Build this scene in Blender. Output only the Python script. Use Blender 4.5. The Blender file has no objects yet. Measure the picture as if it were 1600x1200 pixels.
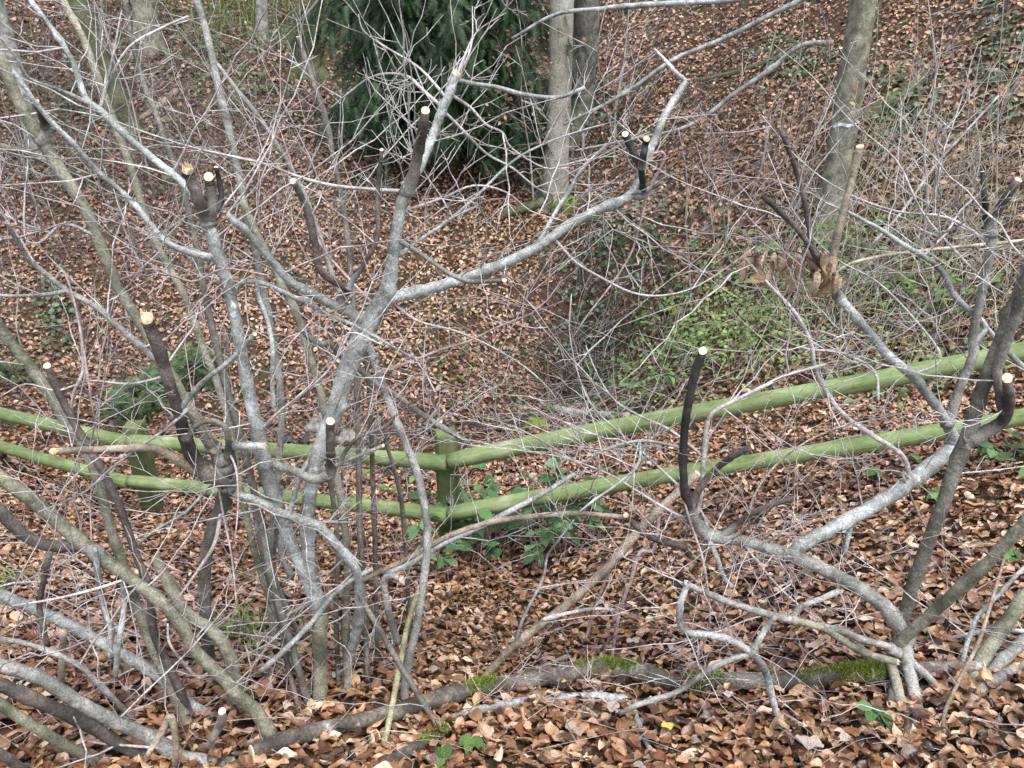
import bpy, math, random
import numpy as np
from mathutils import Vector, Matrix

random.seed(7)
RNG = np.random.default_rng(11)
scene = bpy.context.scene
COL = scene.collection

# ------------------------------------------------------------------ camera, sky, sun, exposure
CAM_Z = 1.55
PITCH = math.radians(25.0)
FPX = 1208.0                                   # focal length in pixels of a 1600 px wide picture
cam_d = bpy.data.cameras.new("camera")
cam_d.sensor_width = 36.0
cam_d.lens = 36.0 * FPX / 1600.0
cam_d.clip_start = 0.05
cam_d.clip_end = 400.0
cam = bpy.data.objects.new("camera", cam_d)
cam.location = (0, 0, CAM_Z)
cam.rotation_euler = (math.radians(90) - PITCH, 0, 0)
COL.objects.link(cam)
scene.camera = cam

SUN_ELEV, SUN_ROT = math.radians(68), math.radians(150)
world = bpy.data.worlds.new("World")
scene.world = world
world.use_nodes = True
wn, wl = world.node_tree.nodes, world.node_tree.links
wn.clear()
sky = wn.new("ShaderNodeTexSky")
sky.sky_type = 'NISHITA'
sky.sun_disc = False
sky.sun_elevation = SUN_ELEV
sky.sun_rotation = SUN_ROT
sky.dust_density = 2.0
hs = wn.new("ShaderNodeHueSaturation")          # thin cloud greys the blue of the clear sky
hs.inputs['Saturation'].default_value = 0.5
bg = wn.new("ShaderNodeBackground")
bg.inputs['Strength'].default_value = 0.15
wo = wn.new("ShaderNodeOutputWorld")
wl.new(sky.outputs[0], hs.inputs['Color'])
wl.new(hs.outputs[0], bg.inputs['Color'])
wl.new(bg.outputs[0], wo.inputs['Surface'])

sun_d = bpy.data.lights.new("sun", 'SUN')
sun_d.energy = 1.5
sun_d.angle = math.radians(40)
sun_d.color = (1.0, 0.965, 0.91)
sun = bpy.data.objects.new("sun", sun_d)
sun.rotation_euler = (math.radians(90) - SUN_ELEV, 0, math.radians(180) - SUN_ROT)
sun.location = (0, -3, 12)
COL.objects.link(sun)

scene.view_settings.view_transform = 'Standard'
scene.view_settings.look = 'None'
scene.view_settings.exposure = 1.5
scene.view_settings.gamma = 1.0
scene.view_settings.use_curve_mapping = False

# ------------------------------------------------------------------ picture <-> place
CP, SP = math.cos(PITCH), math.sin(PITCH)
def ray(px, py):
    xc, yc = (px - 800.0) / FPX, (600.0 - py) / FPX
    return np.array((xc, yc * SP + CP, yc * CP - SP))
def at_y(px, py, Y):                            # the point seen at a pixel whose distance ahead is Y metres
    d = ray(px, py)
    return np.array((0, 0, CAM_Z)) + d * (Y / d[1])
def at_d(px, py, D):                            # the same by depth along the lens axis
    return np.array((0, 0, CAM_Z)) + ray(px, py) * D

# terrain: bank falling from the path, gully, far slope rising
_KY = [-12, -4, 0.3, 1.26, 2.2, 3.2, 4.5, 5.6, 6.2, 7.5, 9.0, 13.0, 18, 30, 60, 110, 200]
_KZ = [1.4, 0.9, 0.28, 0.0, -0.42, -0.90, -1.30, -1.62, -1.55, -0.95, -0.22, 1.15, 3.1, 7.5, 17, 27, 40]
_ty = np.arange(-12, 200, 0.05)
_tz = np.interp(_ty, _KY, _KZ)
_k = np.ones(17) / 17
_tz = np.convolve(np.pad(_tz, 8, mode='edge'), _k, mode='valid')
_NW = [(RNG.uniform(0, 6.28), RNG.uniform(0, 6.28), f, a) for f, a in
       [(0.5, .10), (0.9, .06), (1.3, .05), (2.1, .035), (3.4, .022), (5.1, .014), (7.7, .010)]]
def sstep(a, b, x):
    t = np.clip((x - a) / (b - a), 0, 1)
    return t * t * (3 - 2 * t)
def gz(x, y):
    x, y = np.asarray(x, float), np.asarray(y, float)
    z = np.interp(y, _ty, _tz)
    xr = np.clip(x, 0, 6)
    z = z + 0.21 * xr * sstep(0.5, 2.5, y)
    z = z + 0.5 * np.clip(x - 0.6, 0, 5) * sstep(4.0, 7.0, y)
    z = z + 0.07 * np.clip(-x, 0, 6)
    # small hollow where the water has cut under the far bank
    z = z - 0.92 * np.exp(-(((x - 0.70) / 0.38) ** 2 + ((y - 6.6) / 0.42) ** 2))
    z = z + 0.36 * np.exp(-(((x - 0.75) / 0.6) ** 2 + ((y - 7.5) / 0.42) ** 2))
    z = z + 0.09 * np.exp(-((x + .28) / .5) ** 2 - ((y - 3.25) / .4) ** 2)
    damp = sstep(0.6, 4.5, y) * 0.75 + 0.25
    for a, p, f, amp in _NW:
        z = z + amp * damp * np.sin(f * (x * math.cos(a) + y * math.sin(a)) * 1.7 + p)
    return z
def ghit(px, py):                               # where a pixel's ray meets the ground
    d = ray(px, py)
    t = np.arange(0.6, 45, 0.01)
    P = np.array((0, 0, CAM_Z))[None] + t[:, None] * d[None]
    k = np.nonzero(P[:, 2] < gz(P[:, 0], P[:, 1]))[0]
    return P[k[0]] if len(k) else P[-1]

# ------------------------------------------------------------------ object helpers
def link(o, parent=None):
    COL.objects.link(o)
    if parent is not None:
        o.parent = parent
    return o
def tag(o, label=None, cat=None, group=None, kind=None):
    if label: o['label'] = label
    if cat: o['category'] = cat
    if group: o['group'] = group
    if kind: o['kind'] = kind
    return o
def thing(name, label, cat, loc, group=None):
    o = bpy.data.objects.new(name, None)
    o.empty_display_size = 0.1
    o.location = tuple(float(c) for c in loc)
    link(o)
    return tag(o, label, cat, group)

class MB:
    """collects shapes and links them as one mesh object"""
    def __init__(s):
        s.v, s.f, s.a, s.n = [], [], [], 0
    def add(s, V, F, A=None):
        V = np.asarray(V, float)
        s.v.append(V)
        s.a.append(np.zeros(len(V)) if A is None else np.broadcast_to(np.asarray(A, float), (len(V),)))
        for q in F:
            s.f.append([i + s.n for i in q])
        s.n += len(V)
    def build(s, name, mat, parent=None, base=(0, 0, 0), smooth=True, kind=None, loc=None):
        me = bpy.data.meshes.new(name)
        V = np.concatenate(s.v) - np.asarray(base, float)[None]
        me.from_pydata(V.tolist(), [], s.f)
        at = me.attributes.new("along", 'FLOAT', 'POINT')
        at.data.foreach_set("value", np.concatenate(s.a).astype(np.float32))
        if smooth:
            me.polygons.foreach_set("use_smooth", np.ones(len(me.polygons), bool))
        me.materials.append(mat)
        o = bpy.data.objects.new(name, me)
        if loc is not None: o.location = loc
        link(o, parent)
        if kind: o['kind'] = kind
        return o

def unit(v):
    return v / (np.linalg.norm(v, axis=-1, keepdims=True) + 1e-12)
def spline(P, k):                               # Catmull-Rom through the rows of P
    P = np.asarray(P, float)
    if len(P) < 3 or k < 2:
        t = np.linspace(0, len(P) - 1, (len(P) - 1) * k + 1)
        i = np.clip(t.astype(int), 0, len(P) - 2); u = (t - i)[:, None]
        return P[i] * (1 - u) + P[i + 1] * u
    Q = np.vstack([2 * P[0] - P[1], P, 2 * P[-1] - P[-2]])
    out = []
    for i in range(1, len(Q) - 2):
        u = np.linspace(0, 1, k, endpoint=False)[:, None]
        a, b, c, d = Q[i - 1], Q[i], Q[i + 1], Q[i + 2]
        out.append(0.5 * (2 * b + (c - a) * u + (2 * a - 5 * b + 4 * c - d) * u ** 2 + (3 * b - a - 3 * c + d) * u ** 3))
    return np.vstack(out + [P[-1:]])
def tube(mb, P, R, sides=8, rough=0.0, cap=True):
    P = np.asarray(P, float); R = np.asarray(R, float); n = len(P)
    T = unit(np.gradient(P, axis=0))
    m = unit(T.mean(0)); ref = np.array((0.31, 0.83, 0.46)) if abs(m @ np.array((0.31, 0.83, 0.46))) < .9 else np.array((0.9, -0.2, 0.38))
    N = unit(np.cross(T, ref)); B = np.cross(T, N)
    a = np.linspace(0, 2 * math.pi, sides, endpoint=False)
    rr = np.repeat(R[:, None], sides, 1)
    if rough:
        rr = rr * (1 + rough * RNG.normal(0, 1, (n, sides)).clip(-2, 2))
    V = P[:, None] + rr[..., None] * (np.cos(a)[None, :, None] * N[:, None] + np.sin(a)[None, :, None] * B[:, None])
    L = np.concatenate([[0], np.cumsum(np.linalg.norm(np.diff(P, axis=0), axis=1))])
    F = []
    for i in range(n - 1):
        for j in range(sides):
            j2 = (j + 1) % sides
            F.append((i * sides + j, i * sides + j2, (i + 1) * sides + j2, (i + 1) * sides + j))
    if cap and sides > 3:
        F.append(tuple(range(sides))[::-1]); F.append(tuple((n - 1) * sides + j for j in range(sides)))
    mb.add(V.reshape(-1, 3), F, np.repeat(L, sides))
    return T

# ------------------------------------------------------------------ materials
MATS = {}
def new_mat(name, rough=0.8, spec=0.3):
    m = bpy.data.materials.new(name); m.use_nodes = True
    b = m.node_tree.nodes["Principled BSDF"]
    b.inputs['Roughness'].default_value = rough
    b.inputs['Specular IOR Level'].default_value = spec
    MATS[name] = m
    return m, m.node_tree.nodes, m.node_tree.links, b
def ramp(n, stops, interp='LINEAR'):
    r = n.new("ShaderNodeValToRGB"); cr = r.color_ramp; cr.interpolation = interp
    while len(cr.elements) > 1: cr.elements.remove(cr.elements[-1])
    cr.elements[0].position = stops[0][0]; cr.elements[0].color = (*stops[0][1], 1)
    for p, c in stops[1:]:
        e = cr.elements.new(p); e.color = (*c, 1)
    return r
def noise(n, l, scale, detail=4, vec=None, rough=.6):
    t = n.new("ShaderNodeTexNoise"); t.inputs['Scale'].default_value = scale
    t.inputs['Detail'].default_value = detail; t.inputs['Roughness'].default_value = rough
    if vec is not None: l.new(vec, t.inputs['Vector'])
    return t
def mixc(n, l, fac, a, b, mode='MIX'):
    m = n.new("ShaderNodeMix"); m.data_type = 'RGBA'; m.blend_type = mode
    if isinstance(fac, (int, float)): m.inputs[0].default_value = fac
    else: l.new(fac, m.inputs[0])
    for s, k in ((a, 6), (b, 7)):
        if isinstance(s, tuple): m.inputs[k].default_value = (*s, 1)
        else: l.new(s, m.inputs[k])
    return m.outputs[2]
def bump(n, l, h, b, dist=0.002, st=0.6):
    k = n.new("ShaderNodeBump"); k.inputs['Distance'].default_value = dist; k.inputs['Strength'].default_value = st
    l.new(h, k.inputs['Height']); l.new(k.outputs[0], b.inputs['Normal'])

def bark(name, dark, mid, pale, patch=None, patch_lo=.56, scale=38, rough=.72, spec=.35, fade=None):
    m, n, l, b = new_mat(name, rough, spec)
    tc = n.new("ShaderNodeTexCoord"); at = n.new("ShaderNodeAttribute"); at.attribute_name = "along"
    # short cross-wise marks: noise that runs quickly along the stem and slowly round it
    mp = n.new("ShaderNodeVectorMath"); mp.operation = 'SCALE'; mp.inputs['Scale'].default_value = 75
    l.new(tc.outputs['Object'], mp.inputs[0])
    mu = n.new("ShaderNodeMath"); mu.operation = 'MULTIPLY'; mu.inputs[1].default_value = 95
    l.new(at.outputs['Fac'], mu.inputs[0])
    cx = n.new("ShaderNodeCombineXYZ"); l.new(mu.outputs[0], cx.inputs[0])
    ad = n.new("ShaderNodeVectorMath"); ad.operation = 'ADD'
    l.new(mp.outputs[0], ad.inputs[0]); l.new(cx.outputs[0], ad.inputs[1])
    cr = noise(n, l, 1.0, 3, ad.outputs[0])
    big = noise(n, l, scale * .30, 7, tc.outputs['Object'], .68)
    fine = noise(n, l, scale * 6, 5, tc.outputs['Object'], .7)
    r1 = ramp(n, [(.36, dark), (.49, mid), (.60, pale)]); l.new(big.outputs['Fac'], r1.inputs[0])
    r2 = ramp(n, [(.30, (.50, .50, .50)), (.45, (.92, .92, .92)), (.62, (1.05, 1.05, 1.05)), (.70, (1.6, 1.6, 1.6))]); l.new(cr.outputs['Fac'], r2.inputs[0])
    r3 = ramp(n, [(.34, (.42, .42, .40)), (.5, (1, 1, 1)), (.66, (1.45, 1.45, 1.45))]); l.new(fine.outputs['Fac'], r3.inputs[0])
    c = mixc(n, l, 0.75, r1.outputs[0], r2.outputs[0], 'MULTIPLY')
    c = mixc(n, l, 0.9, c, r3.outputs[0], 'MULTIPLY')
    if patch:
        pn = noise(n, l, scale * .6, 6, tc.outputs['Object'], .75)
        r4 = ramp(n, [(patch_lo, (0, 0, 0)), (patch_lo + .05, (1, 1, 1))]); l.new(pn.outputs['Fac'], r4.inputs[0])
        c = mixc(n, l, r4.outputs[0], c, patch)
    if fade:                                     # the stain gives way to living bark towards the fork
        fn = n.new("ShaderNodeMath"); fn.operation = 'MULTIPLY_ADD'; fn.inputs[1].default_value = .09
        l.new(big.outputs['Fac'], fn.inputs[0]); l.new(at.outputs['Fac'], fn.inputs[2])
        r5 = ramp(n, [(.062, (1, 1, 1)), (.10, (0, 0, 0))]); l.new(fn.outputs[0], r5.inputs[0])
        f3 = mixc(n, l, .8, fade, r3.outputs[0], 'MULTIPLY'); c = mixc(n, l, r5.outputs[0], c, f3)
    l.new(c, b.inputs['Base Color'])
    sm = n.new("ShaderNodeMath"); l.new(cr.outputs['Fac'], sm.inputs[0]); l.new(fine.outputs['Fac'], sm.inputs[1])
    bump(n, l, sm.outputs[0], b, .002, .75)
    return m

bark('silver', (.105, .109, .094), (.24, .248, .236), (.39, .402, .395), (.57, .59, .59), .60, rough=.5, spec=.5)
bark('umber', (.05, .046, .037), (.105, .097, .08), (.185, .175, .15), (.33, .32, .29), .66)
bark('grey', (.10, .098, .085), (.20, .195, .175), (.33, .325, .305), (.45, .45, .42), .63)
bark('olive', (.075, .075, .05), (.16, .155, .11), (.26, .25, .19), (.38, .37, .30), .64)
bark('dark', (.030, .025, .021), (.070, .058, .049), (.14, .117, .10), (.24, .21, .185), .62, fade=(.20, .195, .175))
bark('black', (.010, .009, .009), (.020, .018, .017), (.045, .039, .036), None, fade=(.20, .195, .175))
bark('brown', (.11, .088, .064), (.215, .172, .13), (.34, .285, .22), (.42, .38, .32), .64)
bark('yellowstem', (.12, .11, .055), (.22, .205, .12), (.33, .31, .20), None)
bark('beech', (.20, .185, .15), (.28, .265, .215), (.37, .355, .30), (.14, .16, .09), .60, scale=14)
bark('mossbark', (.03, .032, .018), (.07, .075, .035), (.14, .135, .09), (.07, .095, .025), .55, scale=16)
bark('rotten', (.030, .025, .020), (.085, .072, .057), (.20, .175, .145), (.38, .36, .32), .60, scale=26)
bark('twig', (.20, .175, .165), (.36, .33, .315), (.52, .49, .475), None, rough=.55, spec=.45)
bark('redtwig', (.16, .105, .095), (.29, .21, .195), (.43, .34, .325), None, rough=.5, spec=.45)
bark('brush', (.085, .068, .054), (.15, .125, .102), (.24, .21, .18), None, rough=.75)
bark('fartwig', (.17, .148, .13), (.29, .262, .238), (.43, .40, .37), None, rough=.7)
bark('straw', (.20, .165, .115), (.36, .305, .22), (.54, .48, .375), None, rough=.7)

m, n, l, b = new_mat('cutwood', .8, .2)
tc = n.new("ShaderNodeTexCoord"); nn = noise(n, l, 120, 4, tc.outputs['Object'])
r = ramp(n, [(.3, (.36, .24, .12)), (.5, (.66, .53, .36)), (.7, (.80, .71, .55))]); l.new(nn.outputs['Fac'], r.inputs[0])
oi = n.new("ShaderNodeObjectInfo"); r2 = ramp(n, [(.3, (1, 1, 1)), (.7, (.92, .89, .84)), (1, (.74, .69, .63))]); l.new(oi.outputs['Random'], r2.inputs[0])
l.new(mixc(n, l, 1.0, r.outputs[0], r2.outputs[0], 'MULTIPLY'), b.inputs['Base Color']); bump(n, l, nn.outputs['Fac'], b, .002, .5)

m, n, l, b = new_mat('fencewood', .78, .25)
tc = n.new("ShaderNodeTexCoord")
mp = n.new("ShaderNodeMapping"); mp.inputs['Scale'].default_value = (2.2, 55, 55); l.new(tc.outputs['Object'], mp.inputs['Vector'])
g1 = noise(n, l, 1.0, 5, mp.outputs[0], .6)
g2 = noise(n, l, 5.5, 5, tc.outputs['Object'], .65)
g3 = noise(n, l, 240, 3, tc.outputs['Object'])
r = ramp(n, [(.25, (.075, .112, .040)), (.42, (.132, .182, .070)), (.58, (.185, .24, .105)), (.75, (.28, .315, .19))]); l.new(g2.outputs['Fac'], r.inputs[0])
r2 = ramp(n, [(.30, (.32, .32, .30)), (.40, (.82, .82, .80)), (.55, (1, 1, 1)), (.7, (1.3, 1.3, 1.3))]); l.new(g1.outputs['Fac'], r2.inputs[0])
c = mixc(n, l, .7, r.outputs[0], r2.outputs[0], 'MULTIPLY')
mp2 = n.new("ShaderNodeMapping"); mp2.inputs['Scale'].default_value = (5, 17, 17); l.new(tc.outputs['Object'], mp2.inputs['Vector'])
g4 = noise(n, l, 1.0, 6, mp2.outputs[0], .7)
r6 = ramp(n, [(.32, (.45, .43, .40)), (.46, (.95, .95, .95)), (.58, (1, 1, 1)), (.70, (1.35, 1.25, 1.2))]); l.new(g4.outputs['Fac'], r6.inputs[0])
c = mixc(n, l, .85, c, r6.outputs[0], 'MULTIPLY')
w = n.new("ShaderNodeTexVoronoi"); w.inputs['Scale'].default_value = 3.1; l.new(tc.outputs['Object'], w.inputs['Vector'])
r4 = ramp(n, [(.05, (1, 1, 1)), (.10, (0, 0, 0))]); l.new(w.outputs['Distance'], r4.inputs[0])
c = mixc(n, l, r4.outputs[0], c, (.10, .105, .055))
l.new(c, b.inputs['Base Color'])
sm = n.new("ShaderNodeMath"); l.new(g1.outputs['Fac'], sm.inputs[0]); l.new(g3.outputs['Fac'], sm.inputs[1])
bump(n, l, sm.outputs[0], b, .004, .6)

fp = MATS['fencewood'].copy(); fp.name = 'postwood'; MATS['postwood'] = fp
for nd in fp.node_tree.nodes:
    if nd.type == 'VALTORGB' and len(nd.color_ramp.elements) == 4 and nd.color_ramp.elements[0].color[1] < .2 and nd.color_ramp.elements[3].color[0] < .5:
        for e, c_ in zip(nd.color_ramp.elements, ((.035, .048, .02), (.075, .098, .036), (.115, .14, .058), (.20, .21, .13))): e.color = (*c_, 1)

m, n, l, b = new_mat('soil', .9, .2)
tc = n.new("ShaderNodeTexCoord")
s1 = noise(n, l, 3, 6, tc.outputs['Object']); s2 = noise(n, l, 42, 6, tc.outputs['Object'], .7)
r = ramp(n, [(.3, (.022, .015, .011)), (.5, (.060, .037, .025)), (.7, (.13, .082, .055))]); l.new(s2.outputs['Fac'], r.inputs[0])
r2 = ramp(n, [(.42, (0, 0, 0)), (.68, (1, 1, 1))]); l.new(s1.outputs['Fac'], r2.inputs[0])
c = mixc(n, l, r2.outputs[0], r.outputs[0], (.045, .042, .026)); l.new(c, b.inputs['Base Color'])
bump(n, l, s2.outputs['Fac'], b, .03, .8)

LEAFRAMP = [(0.0, (.032, .017, .011)), (.10, (.098, .040, .021)), (.20, (.068, .038, .024)), (.33, (.195, .081, .036)), (.44, (.155, .085, .049)),
            (.56, (.300, .140, .064)), (.67, (.265, .155, .092)), (.78, (.42, .240, .128)), (.88, (.46, .322, .218)), (.95, (.57, .43, .31)), (1.0, (.64, .56, .47))]
def leaf_mat(name, src, stops, rough=.33, spec=.7, amp=.34, transl=0.0):
    m, n, l, b = new_mat(name, rough, spec)
    tc = n.new("ShaderNodeTexCoord")
    if src == 'object':
        oi = n.new("ShaderNodeObjectInfo"); f = oi.outputs['Random']
    else:
        at = n.new("ShaderNodeAttribute"); at.attribute_name = "along"; f = at.outputs['Fac']
    nn = noise(n, l, 55 if src != 'object' else 3.5, 4, tc.outputs['Object'])
    ad = n.new("ShaderNodeMath"); ad.operation = 'MULTIPLY_ADD'; ad.inputs[1].default_value = amp; l.new(nn.outputs['Fac'], ad.inputs[0])
    sb = n.new("ShaderNodeMath"); sb.operation = 'SUBTRACT'; sb.inputs[1].default_value = amp / 2; l.new(f, sb.inputs[0])
    l.new(sb.outputs[0], ad.inputs[2])
    r = ramp(n, stops); l.new(ad.outputs[0], r.inputs[0])
    l.new(r.outputs[0], b.inputs['Base Color'])
    n2 = noise(n, l, 130 if src != 'object' else 9, 4, tc.outputs['Object']); bump(n, l, n2.outputs['Fac'], b, .004 if src != 'object' else .03, .6)
    if transl:
        b.inputs['Subsurface Weight'].default_value = 0
        tr = n.new("ShaderNodeBsdfTranslucent"); l.new(r.outputs[0], tr.inputs['Color'])
        mx = n.new("ShaderNodeMixShader"); mx.inputs[0].default_value = transl
        l.new(b.outputs[0], mx.inputs[1]); l.new(tr.outputs[0], mx.inputs[2])
        l.new(mx.outputs[0], n["Material Output"].inputs['Surface'])
    return m
leaf_mat('litter', 'attr', LEAFRAMP)
leaf_mat('litter_single', 'object', LEAFRAMP)
leaf_mat('buffleaf', 'attr', [(0, (.20, .10, .05)), (.5, (.36, .20, .11)), (1, (.50, .33, .21))], .6, .3, transl=.25)
leaf_mat('deadleaf', 'object', [(0, (.24, .15, .09)), (.4, (.42, .30, .20)), (1, (.60, .48, .36))], .6, .3, amp=.12)
leaf_mat('paleleaf', 'object', [(0, (.30, .235, .185)), (1, (.48, .40, .34))], .6, .3)
leaf_mat('yellowleaf', 'object', [(0, (.42, .34, .07)), (1, (.58, .48, .14))], .5, .3)
leaf_mat('bramble', 'object', [(0, (.042, .10, .036)), (.5, (.090, .19, .070)), (1, (.155, .27, .115))], .4, .5, amp=.15, transl=.15)
leaf_mat('bramblelight', 'object', [(0, (.07, .14, .04)), (.5, (.14, .245, .075)), (1, (.23, .34, .125))], .45, .4, amp=.15, transl=.25)
leaf_mat('bramblelow', 'attr', [(0, (.07, .13, .035)), (.5, (.16, .26, .07)), (1, (.28, .38, .12))], .45, .4, transl=.2)
leaf_mat('ivy', 'attr', [(0, (.012, .035, .012)), (.5, (.03, .075, .022)), (1, (.085, .15, .045))], .4, .5)
leaf_mat('yew', 'attr', [(0, (.007, .022, .006)), (.5, (.015, .046, .012)), (1, (.042, .095, .028))], .5, .4)
leaf_mat('yewlight', 'attr', [(0, (.025, .06, .022)), (.5, (.05, .105, .038)), (1, (.10, .165, .06))], .5, .4)
leaf_mat('moss', 'attr', [(0, (.05, .075, .012)), (.5, (.14, .185, .028)), (1, (.26, .31, .06))], .9, .1)
leaf_mat('grass', 'attr', [(0, (.05, .10, .02)), (.5, (.12, .20, .05)), (1, (.25, .33, .11))], .6, .3, transl=.2)

m, n, l, b = new_mat('paint', .7, .3)
tc = n.new("ShaderNodeTexCoord"); nn = noise(n, l, 30, 4, tc.outputs['Object'])
r = ramp(n, [(.4, (.36, .38, .36)), (.6, (.72, .76, .78))]); l.new(nn.outputs['Fac'], r.inputs[0]); l.new(r.outputs[0], b.inputs['Base Color'])
m, n, l, b = new_mat('water', .06, .5)
tc = n.new("ShaderNodeTexCoord"); nn = noise(n, l, 9, 3, tc.outputs['Object'])
b.inputs['Base Color'].default_value = (.035, .032, .026, 1); bump(n, l, nn.outputs['Fac'], b, .02, .4)
m, n, l, b = new_mat('stone', .75, .35)
tc = n.new("ShaderNodeTexCoord"); nn = noise(n, l, 14, 6, tc.outputs['Object'])
r = ramp(n, [(.35, (.07, .075, .055)), (.55, (.2, .19, .17)), (.7, (.36, .35, .33))]); l.new(nn.outputs['Fac'], r.inputs[0]); l.new(r.outputs[0], b.inputs['Base Color']); bump(n, l, nn.outputs['Fac'], b, .02, .6)

# ------------------------------------------------------------------ ground
def ground():
    ys = np.concatenate([np.arange(-8, 0.4, .4), np.arange(.4, 12, .09), np.arange(12, 30, .4), np.arange(30, 150, 4)])
    xs = np.concatenate([-np.arange(12, 90, 4)[::-1], np.arange(-11.5, -5, .25), np.arange(-5, 5, .09), np.arange(5, 11.6, .25), np.arange(12, 90, 4)])
    X, Y = np.meshgrid(xs, ys)
    Z = gz(X, Y)
    V = np.stack([X, Y, Z], -1).reshape(-1, 3)
    nx, ny = len(xs), len(ys)
    i = (np.arange(ny - 1)[:, None] * nx + np.arange(nx - 1)[None]).reshape(-1)
    F = np.stack([i, i + 1, i + nx + 1, i + nx], 1).tolist()
    mb = MB(); mb.add(V, F)
    return tag(mb.build('ground', MATS['soil']), kind='structure')
GROUND = ground()

# ------------------------------------------------------------------ leaf templates
def leaf_template(nl, width, bend, fold, curl, wav, lobes=0):
    """leaf 1 long along +X: rows of edge-mid-edge, folded along the midrib and bent lengthwise"""
    V, F = [], []
    for i in range(nl + 1):
        t = i / nl
        w = width * (math.sin(math.pi * min(1, t ** .85)) ** .8 if 0 < t < 1 else 0.03)
        if lobes: w *= 0.72 + 0.42 * abs(math.sin(t * math.pi * lobes))
        a = bend * (t - .35)
        x = math.sin(a) / bend if abs(bend) > 1e-3 else t - .35
        z = (1 - math.cos(a)) / bend if abs(bend) > 1e-3 else 0
        for s in (-1, -.5, 0, .5, 1):
            yy = s * w
            zz = z + abs(s) * w * fold + (s * s) * w * curl + wav * .075 * math.sin(9 * t + 3 * s + 5 * bend) * abs(s) + RNG.normal(0, .006)
            V.append((x, yy * (1 - .25 * abs(curl)), zz))
    for i in range(nl):
        for j in range(4):
            k = i * 5 + j
            F.append((k, k + 1, k + 6, k + 5))
    return np.array(V), F
def leaf_lo(nl, width, bend, fold):
    V, F = [], []
    for i in range(nl + 1):
        t = i / nl
        w = width * (math.sin(math.pi * t) ** .8 if 0 < t < 1 else 0.05)
        z = bend * (t - .4) ** 2
        for s in (-1, 0, 1):
            V.append((t - .4, s * w, z + abs(s) * w * fold))
    for i in range(nl):
        for j in range(2):
            k = i * 3 + j
            F.append((k, k + 1, k + 4, k + 3))
    return np.array(V), F
def basis(yaw, tilt, taxis, nrm):
    """rotation matrices: yaw about the ground normal, then tilt about a random level axis"""
    n = len(yaw)
    z = unit(nrm); x = unit(np.cross(np.tile((0, 1.0, 0), (n, 1)), z)); y = np.cross(z, x)
    a = np.cos(taxis)[:, None] * x + np.sin(taxis)[:, None] * y
    def rot(v):
        c, s = np.cos(tilt)[:, None], np.sin(tilt)[:, None]
        return v * c + np.cross(a, v) * s + a * (np.sum(a * v, 1)[:, None]) * (1 - c)
    ex = np.cos(yaw)[:, None] * x + np.sin(yaw)[:, None] * y
    ey = -np.sin(yaw)[:, None] * x + np.cos(yaw)[:, None] * y
    return np.stack([rot(ex), rot(ey), rot(z)], 2)
def normals(x, y):
    e = .08
    return unit(np.stack([-(gz(x + e, y) - gz(x - e, y)) / (2 * e), -(gz(x, y + e) - gz(x, y - e)) / (2 * e), np.ones_like(x)], 1))
def big_mesh(name, parts, mat, kind='stuff', parent=None, smooth=True):
    """parts: list of (template verts, faces, positions, matrices, scales, value) joined fast into one mesh"""
    VV, FI, FC, AA, off = [], [], [], [], 0
    for V, F, P, M, S, A in parts:
        n, m = len(P), len(V)
        if n == 0: continue
        W = np.einsum('nij,mj->nmi', M, V) * S[:, None, None] + P[:, None]
        VV.append(W.reshape(-1, 3)); AA.append(np.repeat(A, m))
        sz = np.array([len(f) for f in F]); fl = np.array([i for f in F for i in f])
        FI.append((fl[None] + (off + np.arange(n) * m)[:, None]).reshape(-1)); FC.append(np.tile(sz, n))
        off += n * m
    V = np.concatenate(VV).astype(np.float32); I = np.concatenate(FI).astype(np.int32); C = np.concatenate(FC).astype(np.int32)
    me = bpy.data.meshes.new(name)
    me.vertices.add(len(V)); me.vertices.foreach_set("co", V.reshape(-1))
    me.loops.add(len(I)); me.loops.foreach_set("vertex_index", I)
    me.polygons.add(len(C)); me.polygons.foreach_set("loop_start", np.concatenate([[0], np.cumsum(C)[:-1]]).astype(np.int32))
    me.update(calc_edges=True)
    if smooth: me.polygons.foreach_set("use_smooth", np.ones(len(C), bool))
    at = me.attributes.new("along", 'FLOAT', 'POINT'); at.data.foreach_set("value", np.concatenate(AA).astype(np.float32))
    me.validate(); me.materials.append(mat)
    o = bpy.data.objects.new(name, me); link(o, parent)
    if kind: o['kind'] = kind
    return o

NEAR_T = [leaf_template(7, RNG.uniform(.25, .35), RNG.uniform(-1.5, 1.5), RNG.uniform(-.35, .5), RNG.uniform(-.5, .7), RNG.uniform(.3, 1.5)) for _ in range(18)] \
       + [leaf_template(9, .30, RNG.uniform(-.8, 1.0), RNG.uniform(-.1, .3), RNG.uniform(-.2, .5), 1.0, lobes=3.5) for _ in range(3)]
MID_T = [leaf_lo(3, RNG.uniform(.27, .36), RNG.uniform(-.7, .9), RNG.uniform(-.3, .5)) for _ in range(8)]
FAR_T = [leaf_lo(2, RNG.uniform(.3, .38), RNG.uniform(-.8, 1.0), RNG.uniform(-.4, .6)) for _ in range(6)]

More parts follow.
